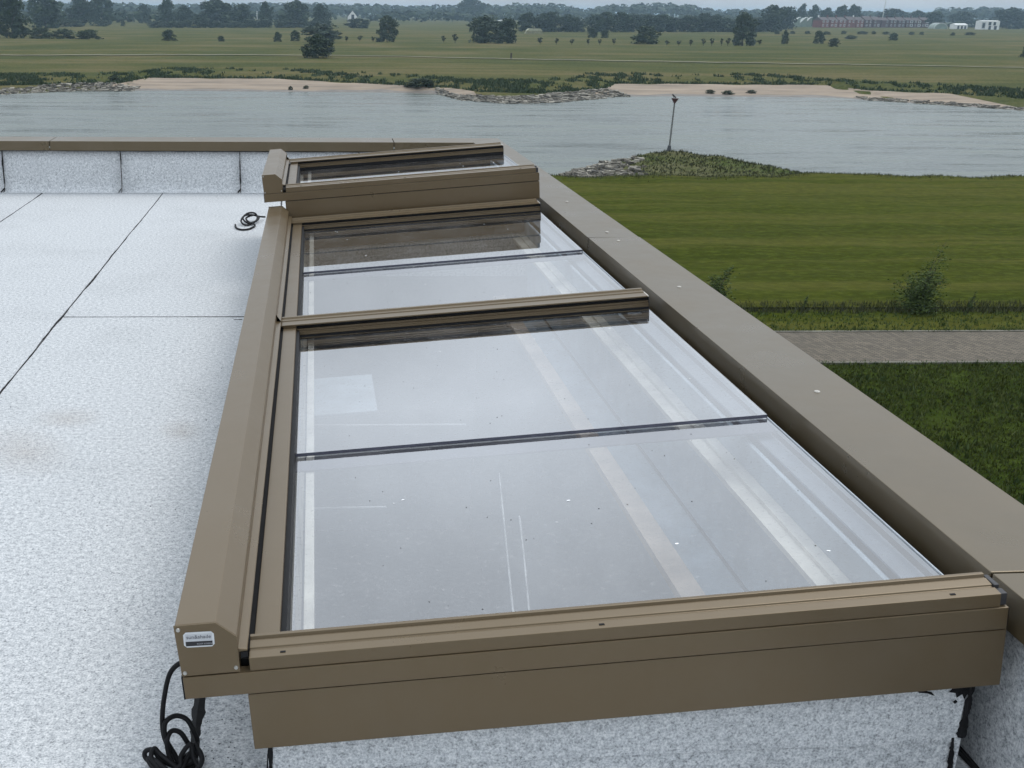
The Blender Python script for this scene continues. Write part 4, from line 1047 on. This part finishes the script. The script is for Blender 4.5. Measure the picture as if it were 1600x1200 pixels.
# tufts on banks and meadow (uncountable)
def tufts(name, xy, hmin, hmax, mat, label, seed, wid=0.35, zf=ground_z, blades=3):
    r = np.random.RandomState(seed); n = len(xy); x, y = xy[:, 0], xy[:, 1]; z = zf(x, y)
    VV = []; 
    for k in range(blades):
        h = r.uniform(hmin, hmax, n); g = r.uniform(0, 6.28, n); w = h * wid * r.uniform(0.5, 1.2, n)
        bx, by = x + r.normal(0, 0.6, n) * hmax * 0.5, y + r.normal(0, 0.6, n) * hmax * 0.5
        dx, dy = np.cos(g) * w, np.sin(g) * w
        lean = r.normal(0, 0.35, (n, 2)) * h[:, None]
        A = np.stack([bx - dx, by - dy, z - 0.02], 1); B = np.stack([bx + dx, by + dy, z - 0.02], 1); C_ = np.stack([bx + lean[:, 0], by + lean[:, 1], z + h], 1)
        VV.append(np.stack([A, B, C_], 1).reshape(-1, 3))
    VV = np.concatenate(VV); m = len(VV) // 3
    me = bpy.data.meshes.new(name)
    me.vertices.add(len(VV)); me.vertices.foreach_set('co', VV.astype(np.float32).ravel())
    me.loops.add(3 * m); me.loops.foreach_set('vertex_index', np.arange(3 * m, dtype=np.int32))
    me.polygons.add(m); me.polygons.foreach_set('loop_start', np.arange(0, 3 * m, 3, dtype=np.int32))
    me.update(); me.validate(); me.materials.append(mat)
    return data_obj(name, me, kind='stuff', label=label, cat='grass')
M['blade'] = leaf_mat('grass_blades', (0.03, 0.055, 0.008), (0.055, 0.085, 0.014), (0.10, 0.125, 0.035))
M['blade_mown'] = leaf_mat('mown_blades', (0.042, 0.056, 0.008), (0.058, 0.074, 0.011), (0.08, 0.092, 0.02))
M['blade_dark'] = leaf_mat('grass_blades_dark', (0.040, 0.056, 0.006), (0.064, 0.084, 0.010), (0.10, 0.115, 0.022))
M['blade_rough'] = leaf_mat('rough_growth', (0.035, 0.042, 0.014), (0.058, 0.064, 0.02), (0.095, 0.095, 0.038))
M['blade_bank'] = leaf_mat('bank_growth', (0.03, 0.052, 0.018), (0.046, 0.074, 0.026), (0.072, 0.095, 0.038))
r = np.random.RandomState(12)
def rect(n, x0, x1, y0, y1): return np.stack([r.uniform(x0, x1, n), r.uniform(y0, y1, n)], 1)
q = rect(52000, 3, 36, 22, 34.6)
den = np.sin(q[:, 0] * 0.9 + 1.3 * np.sin(q[:, 1] * 0.7)) + np.sin(q[:, 1] * 1.5 + q[:, 0] * 0.6) + 0.7 * np.sin(q[:, 0] * 2.7 - q[:, 1] * 1.9)
w_ = rect(2600, 3, 36, 22, 34.4); dw = np.sin(w_[:, 0] * 0.9 + 1.3 * np.sin(w_[:, 1] * 0.7)) + np.sin(w_[:, 1] * 1.5 + w_[:, 0] * 0.6)
tufts('embankment_weeds', w_[dw > 0.3], 0.08, 0.26, M['blade'], 'paler taller weeds standing in the embankment grass', 9, 0.3, blades=4)
q = q[den + r.normal(0, 0.7, len(den)) > -2.1]; tufts('embankment_grass', q, 0.03, 0.15, M['blade_dark'], 'long dark grass on the embankment below the lane', 1, 0.3)
q = rect(26000, 4, 60, 42.5, 80); tufts('meadow_grass', q, 0.02, 0.07, M['blade_mown'], 'short stubble of the mown riverside meadow', 2, 0.3)
q = rect(6000, 4, 60, 41.2, 42.6); tufts('rough_grass_strip', q, 0.06, 0.30, M['blade_rough'], 'strip of dark rough growth between lane verge and meadow', 3, 0.12)
q = np.concatenate([rect(4000, 6, 60, 38.7, 41.2), rect(1500, 6, 60, 38.50, 38.75), rect(1500, 6, 60, 34.55, 34.82)]); tufts('verge_grass_tufts', q, 0.05, 0.16, M['blade'], 'short grass of the verge beside the lane', 4, 0.25)
x = r.uniform(2, 90, 5000); q = np.stack([x, near_lip(x) + r.normal(0.2, 0.6, 5000)], 1); tufts('bank_lip_growth', q, 0.06, 0.26, M['blade_rough'], 'ragged growth along the lip of the near bank', 5, 0.2)
x = r.uniform(-95, 135, 30000); st = lerp(SAND_TOP, x); q = np.stack([x, st + r.uniform(0.3, 1, 30000) ** 2 * 22 - 1.5], 1)
den = np.sin(q[:, 0] * 0.23 + 1) + np.sin(q[:, 0] * 0.61 + q[:, 1] * 0.35) + 0.8 * np.sin(q[:, 0] * 1.7 - q[:, 1] * 0.5) + 0.5 * np.sin(q[:, 1] * 1.1)
sandy = ((q[:, 0] > -29) & (q[:, 0] < 14)) | ((q[:, 0] > 50) & (q[:, 0] < 90))
keep = (den + r.normal(0, 0.5, len(den)) > np.where(sandy, 1.2, 0.1)) | ((q[:, 1] - lerp(SAND_TOP, q[:, 0]) < 2.2) & (r.uniform(0, 1, len(den)) < 0.5))
q = q[keep]; tufts('bank_vegetation', q, 0.15, 0.55, M['blade_bank'], 'dark green growth along the far river bank', 6, 0.4)
q = rect(9000, 20, 42, 78, 96); q = q[spit_z(q[:, 0], q[:, 1]) > -11.0]; q = q[q[:, 0] > 23.5 + (q[:, 1] - 84) * 0.28]; tufts('spit_growth', q, 0.06, 0.20, M['blade_rough'], 'grass covering the near river spit', 7, 0.3, zf=spit_z)

# shrubs beside the lane
def shrub(name, x, y, w, h, seed, label, leaves, arms):
    rr = np.random.RandomState(seed); z = float(ground_z(x, y))
    root = empty(name, (x, y, z), label=label, cat='shrub', group='shrubs in the rough strip')
    st = MB(); V = []; F = []
    for k in range(arms):
        g = rr.uniform(0, 6.28)
        if k < 3: lean, hh, g = (0.34 - 0.08 * k) * w, h * (1.0 - 0.12 * k), rr.uniform(-0.5, 0.5)      # leaders leaning to the right
        else: lean, hh = rr.uniform(0.08, 0.5) * w, h * rr.uniform(0.22, 0.68)
        tip = Vector((lean * math.cos(g), lean * math.sin(g), hh)); mid = Vector((tip.x * 0.3, tip.y * 0.3, hh * 0.55))
        P_ = spline([(0, 0, 0), mid, tip], 6); st.tube(P_, [0.018 * (1 - 0.8 * i / len(P_)) for i in range(len(P_))], 5)
        for i in range(leaves):
            t_ = rr.uniform(0.12, 1.0); p = np.array(P_[min(int(t_ * (len(P_) - 1)), len(P_) - 1)]); sp_ = 0.13 * (1.15 - t_)
            p = p + rr.normal(0, 1, 3) * np.array([sp_ + 0.05, sp_ + 0.05, 0.07]) * w * 0.8
            if p[2] < 0.03: continue
            nn = rr.normal(size=3); nn /= np.linalg.norm(nn); a = np.cross(nn, [0.1, 0.4, 0.9]); a /= np.linalg.norm(a); b2 = np.cross(nn, a); s = rr.uniform(0.025, 0.075); m = len(V)
            V += [tuple(p - a * s), tuple(p - b2 * s * 0.4), tuple(p + a * s), tuple(p + b2 * s * 0.4)]; F.append((m, m + 1, m + 2, m + 3))
    st.build('stems', M['bark'], root)
    mesh_obj('foliage', V, F, M['leaf_near'], root, raw=True)
shrub('roadside_shrub', 23.3, 41.4, 2.3, 2.75, 3, 'tall leafy shrub with a thin leaning top beside the lane', 190, 28)
shrub('roadside_shrub', 16.0, 43.0, 1.5, 1.45, 4, 'low feathery shrub half hidden behind the coping', 160, 16)
shrub('roadside_weed', 25.5, 41.6, 0.35, 0.75, 5, 'small upright weed right of the tall shrub', 26, 5)
shrub('roadside_weed', 19.0, 41.8, 0.3, 0.6, 6, 'small upright weed in the rough strip left of the tall shrub', 22, 4)
# ================================================================== FAR BUILDINGS
M['brick_red'] = simple('red_brick', (0.17, 0.055, 0.045), 0.9, 0.25, 0.7)
M['brick_dark'] = simple('dark_brick', (0.085, 0.042, 0.042), 0.9, 0.25, 0.7)
M['roof_tile'] = simple('roof_tile', (0.07, 0.05, 0.048), 0.8, 0.25, 0.8)
M['white_paint'] = simple('white_render', (0.74, 0.74, 0.72), 0.8, 0.06, 0.5)
M['pane'] = simple('window_pane', (0.03, 0.035, 0.045), 0.2, 0.2, 1)
M['pale_metal'] = simple('pale_metal', (0.5, 0.52, 0.5), 0.5, 0.1, 1)
M['green_glass'] = simple('greenhouse_skin', (0.20, 0.25, 0.2), 0.3, 0.2, 0.5)
def house(name, x, y, w, d, eave, ridge, label, wall, roof, wins, group=None, gable_front=False, door=None, rot=0.0):
    z = float(ground_z(x, y))
    root = empty(name, (x, y, z - 0.15), (0, 0, rot), label=label, cat='house', group=group)
    MB().box(-w / 2, w / 2, -d / 2, d / 2, 0, eave).build('wall', wall, root)
    ov = 0.3
    if gable_front:
        MB().prism([(-w / 2, eave + 0.01), (w / 2, eave + 0.01), (0, ridge - 0.15)], -d / 2, d / 2, 'y').build('gable', wall, root)
        MB().prism([(-w / 2 - ov, eave - 0.1), (0, ridge - 0.1), (w / 2 + ov, eave - 0.1), (w / 2 + ov, eave + 0.15), (0, ridge + 0.2), (-w / 2 - ov, eave + 0.15)], -d / 2 - 0.05, d / 2 + ov, 'y').build('roof', roof, root)
    else:
        MB().prism([(-d / 2 - ov, eave + 0.01), (d / 2 + ov, eave + 0.01), (0, ridge)], -w / 2 + 0.02, w / 2 - 0.02, 'x').build('roof', roof, root)
    for (wx, wz, ww, wh, fr) in wins:
        wo = MB().box(wx - ww / 2, wx + ww / 2, -d / 2 - 0.08, -d / 2 - 0.01, wz - wh / 2, wz + wh / 2).build('window', fr, root)
        MB().box(wx - ww * 0.32, wx + ww * 0.32, -d / 2 - 0.12, -d / 2 - 0.085, wz - wh * 0.34, wz + wh * 0.34).build('pane', M['pane'], wo)
    return root
hr = random.Random(9)
NH = 14
hnames = ['red brick terraced house at the left end of the row', None]
for i in range(NH):
    t_ = (i + 0.5) / NH
    x, y = 417.5 + (549.4 - 417.5) * t_, 967 + 63 * t_
    wm = M['brick_red'] if i < 5 else M['brick_dark']
    wins = []
    for k in (-1, 1):
        for lev in (2.0, 5.0):
            if hr.random() < 0.9:
                big = i in (10, 11, 12) and k == 1
                wins.append((k * 2.3 + hr.uniform(-0.3, 0.3), lev, 3.6 if big else hr.uniform(1.3, 2.2), 1.9 if big else hr.uniform(1.3, 1.9), M['white_paint'] if (i < 6 or big or hr.random() < 0.35) else M['pale_metal']))
    h = house('terraced_house', x, y, 9.35, 9, 6.1 + hr.uniform(-0.25, 0.25), 8.9 + hr.choice([-0.5, -0.2, 0.1, 0.5]), '%s house from the left in the brick terrace on the dike' % ORD[i], wm, M['roof_tile'], wins, 'brick terrace on the far dike', rot=math.atan2(63, 131.9))
    rf = [c for c in h.children if c.name.startswith('roof')][0]
    MB().box(-4.3, -3.5, -0.4, 0.4, 8.2, 10.0).build('chimney', M['white_paint'] if i in (0, 4) else wm, rf)
for i, (xa, lab) in enumerate(((399, 'leftmost long slanted pale roof beside the brick terrace'), (408, 'second slanted pale roof beside the brick terrace'), (415.5, 'third slanted pale roof beside the brick terrace'), (421.5, 'slanted pale roof touching the brick terrace'))):
    y = 985 + i * 4; z = float(ground_z(xa, y))
    root = empty('slant_roof_house', (xa, y, z - 0.1), label=lab, cat='house', group='houses with slanted pale roofs')
    w = 9 if i == 0 else 6
    MB().prism([(-w / 2, 0), (w / 2, 0), (w / 2, 9.0 if i == 0 else 7.6), (w / 2 - 1.2, 9.0 if i == 0 else 7.6), (-w / 2, 3.0)], -4, 4, 'y').build('wall', M['green_glass'], root)
    MB().prism([(-w / 2 - 0.2, 2.9), (w / 2 - 1.3, 9.1 if i == 0 else 7.7), (w / 2 + 0.1, 9.1 if i == 0 else 7.7), (w / 2 + 0.1, 9.7 if i == 0 else 8.3), (w / 2 - 1.5, 9.7 if i == 0 else 8.3), (-w / 2 - 0.5, 3.4)], -4.2, -3.0, 'y').build('verge_board', M['white_paint'], root)
house('white_house', 530.5, 953, 10.5, 8, 3.4, 4.4, 'low white house with dark openings, left of the tall white one', M['white_paint'], M['white_paint'], [(-2.4, 1.3, 1.6, 2.4, M['pane']), (0.6, 1.3, 1.6, 2.4, M['pane']), (3.4, 1.3, 1.6, 2.4, M['pane'])])
house('white_house', 536.5, 922, 15, 8, 6.5, 7.0, 'tall white flat-roofed house with dark windows at the far right', M['white_paint'], M['white_paint'], [(-0.5, 4.6, 2.2, 2.6, M['pane']), (3.4, 4.6, 2.0, 2.6, M['pane']), (-0.2, 1.5, 2.0, 2.8, M['pane']), (4.4, 1.5, 2.2, 2.8, M['pane']), (-5.4, 3.2, 3.2, 5.4, M['pale_metal'])])
MB().box(517, 520.2, 938, 941, -9.9, -8.1).build('white_hut', M['white_paint'], label='tiny white hut between the two white houses', cat='hut')
house('white_gable_house', 36.5, 1110, 8.6, 9, 5.0, 10.5, 'white gabled house with a dark tall window among the left trees', M['white_paint'], M['roof_tile'], [(0.2, 4.2, 2.6, 5.4, M['pane'])], gable_front=True)
# greenhouse arch
gh = empty('greenhouse', (506, 936, float(ground_z(506, 936))), label='arched pale greenhouse left of the white houses', cat='greenhouse')
arc = [(5.4 * math.cos(g), 4.4 * math.sin(g)) for g in np.linspace(0, math.pi, 13)]
MB().prism([(p, q) for p, q in arc], -1, 8, 'y').build('skin', M['green_glass'], gh)
for yy in (-1.2, 3, 8.1):
    MB().tube([(p * 1.02, yy, q * 1.02) for p, q in arc], 0.25, 6).build('hoop', M['pale_metal'], gh)
tn = empty('arched_shed', (118.0, 735, float(ground_z(118, 735))), label='small white arched shed beside the dark conical tree', cat='shed')
arc = [(4.2 * math.cos(g), 3.0 + 2.6 * math.sin(g)) for g in np.linspace(0, math.pi, 11)]
MB().prism([(4.2, 0)] + [(p, q) for p, q in arc] + [(-4.2, 0)], 0, 9, 'y').build('wall', M['green_glass'], tn)
MB().tube([(p, -0.2, q) for p, q in arc], 0.4, 6).build('arch', M['white_paint'], tn)
for i, (x, y, w, h, lab) in enumerate(((-188, 1160, 14, 5.4, 'long pale shed with white roof in the gap of the left trees'), (-176, 1120, 11, 3.2, 'lower pale shed in front of the long one in the left tree gap'))):
    z = float(ground_z(x, y)); s = empty('farm_shed', (x, y, z - 0.1), label=lab, cat='shed', group='pale sheds in the gap')
    MB().box(-w / 2, w / 2, -4, 4, 0, h).build('wall', M['roof_tile'], s)
    MB().prism([(-4.5, h + 0.02), (4.5, h + 0.02), (4.5, h + 1.0), (-4.5, h + 0.9)], -w / 2 - 0.4, w / 2 + 0.4, 'x').build('roof', M['white_paint'], s)
hb = empty('hay_stack', (115.2, 614.5, float(ground_z(115.2, 614.5))), label='pale covered hay stack at the foot of the wood edge', cat='hay stack')
MB().prism([(-4.6, 0), (4.6, 0), (4.2, 1.5), (-3.9, 1.5)], -2, 2, 'y').build('bales', simple('hay', (0.26, 0.25, 0.15), 0.95, 0.25, 1), hb)
MB().prism([(-4.0, 1.52), (4.3, 1.52), (3.4, 2.5), (-2.6, 2.6)], -2.1, 2.1, 'y').build('cover', simple('hay_cover', (0.38, 0.38, 0.26), 0.8, 0.15, 1), hb)
z = float(ground_z(539.6, 1104))
ms = empty('radio_mast', (539.6, 1104, z), label='thin radio mast rising behind the brick terrace', cat='mast')
MB().tube([(0, 0, 0), (0, 0, 12), (0.9, 0, 25)], [0.5, 0.35, 0.22], 6).build('shaft', M['pale_metal'], ms)
for k in range(3):
    MB().tube([(0.2 + 0.3 * k, 0, 14 + 3.5 * k), (1.6 + 0.3 * k, 0, 14 + 3.5 * k)], 0.12, 5).build('arm', M['pale_metal'], ms)
fp = empty('flagpole', (-38.2, 805, float(ground_z(-38.2, 805))), label='white flagpole among the left trees', cat='flagpole')
MB().tube([(0, 0, 0), (0, 0, 9.5)], [0.28, 0.2], 6).build('pole', M['white_paint'], fp)
MB().disc((0, 0, 9.5), 0.3, 0.4, 8, 0.1).build('finial', M['white_paint'], fp)
z = float(ground_z(48.5, 287))
po = empty('field_post', (48.6, 287, z), label='short dark post beside the pale field path', cat='post')
MB().tube([(0, 0, 0), (0, 0, 1.2)], 0.22, 6).build('post', M['bark'], po)
MB().tube([(0, 0, 1.2), (0, 0, 1.5)], [0.28, 0.2], 6).build('post_head', M['bark'], po)

# ================================================================== HAZE
t = NT('haze_air')
t.n.remove(t.b)
pv = t.node('ShaderNodeVolumePrincipled')
pv.inputs['Color'].default_value = (0.60, 0.83, 1.0, 1)
pv.inputs['Density'].default_value = 0.0002
pv.inputs['Anisotropy'].default_value = 0.2
t.link(pv.outputs[0], t.out.inputs['Volume'])
MB().box(-7200 * 1.3, 7200 * 1.3, -80, 7100, -14.0, 16.6).build('haze', t.m, kind='stuff', label='thin bluish haze over the river landscape', cat='haze')
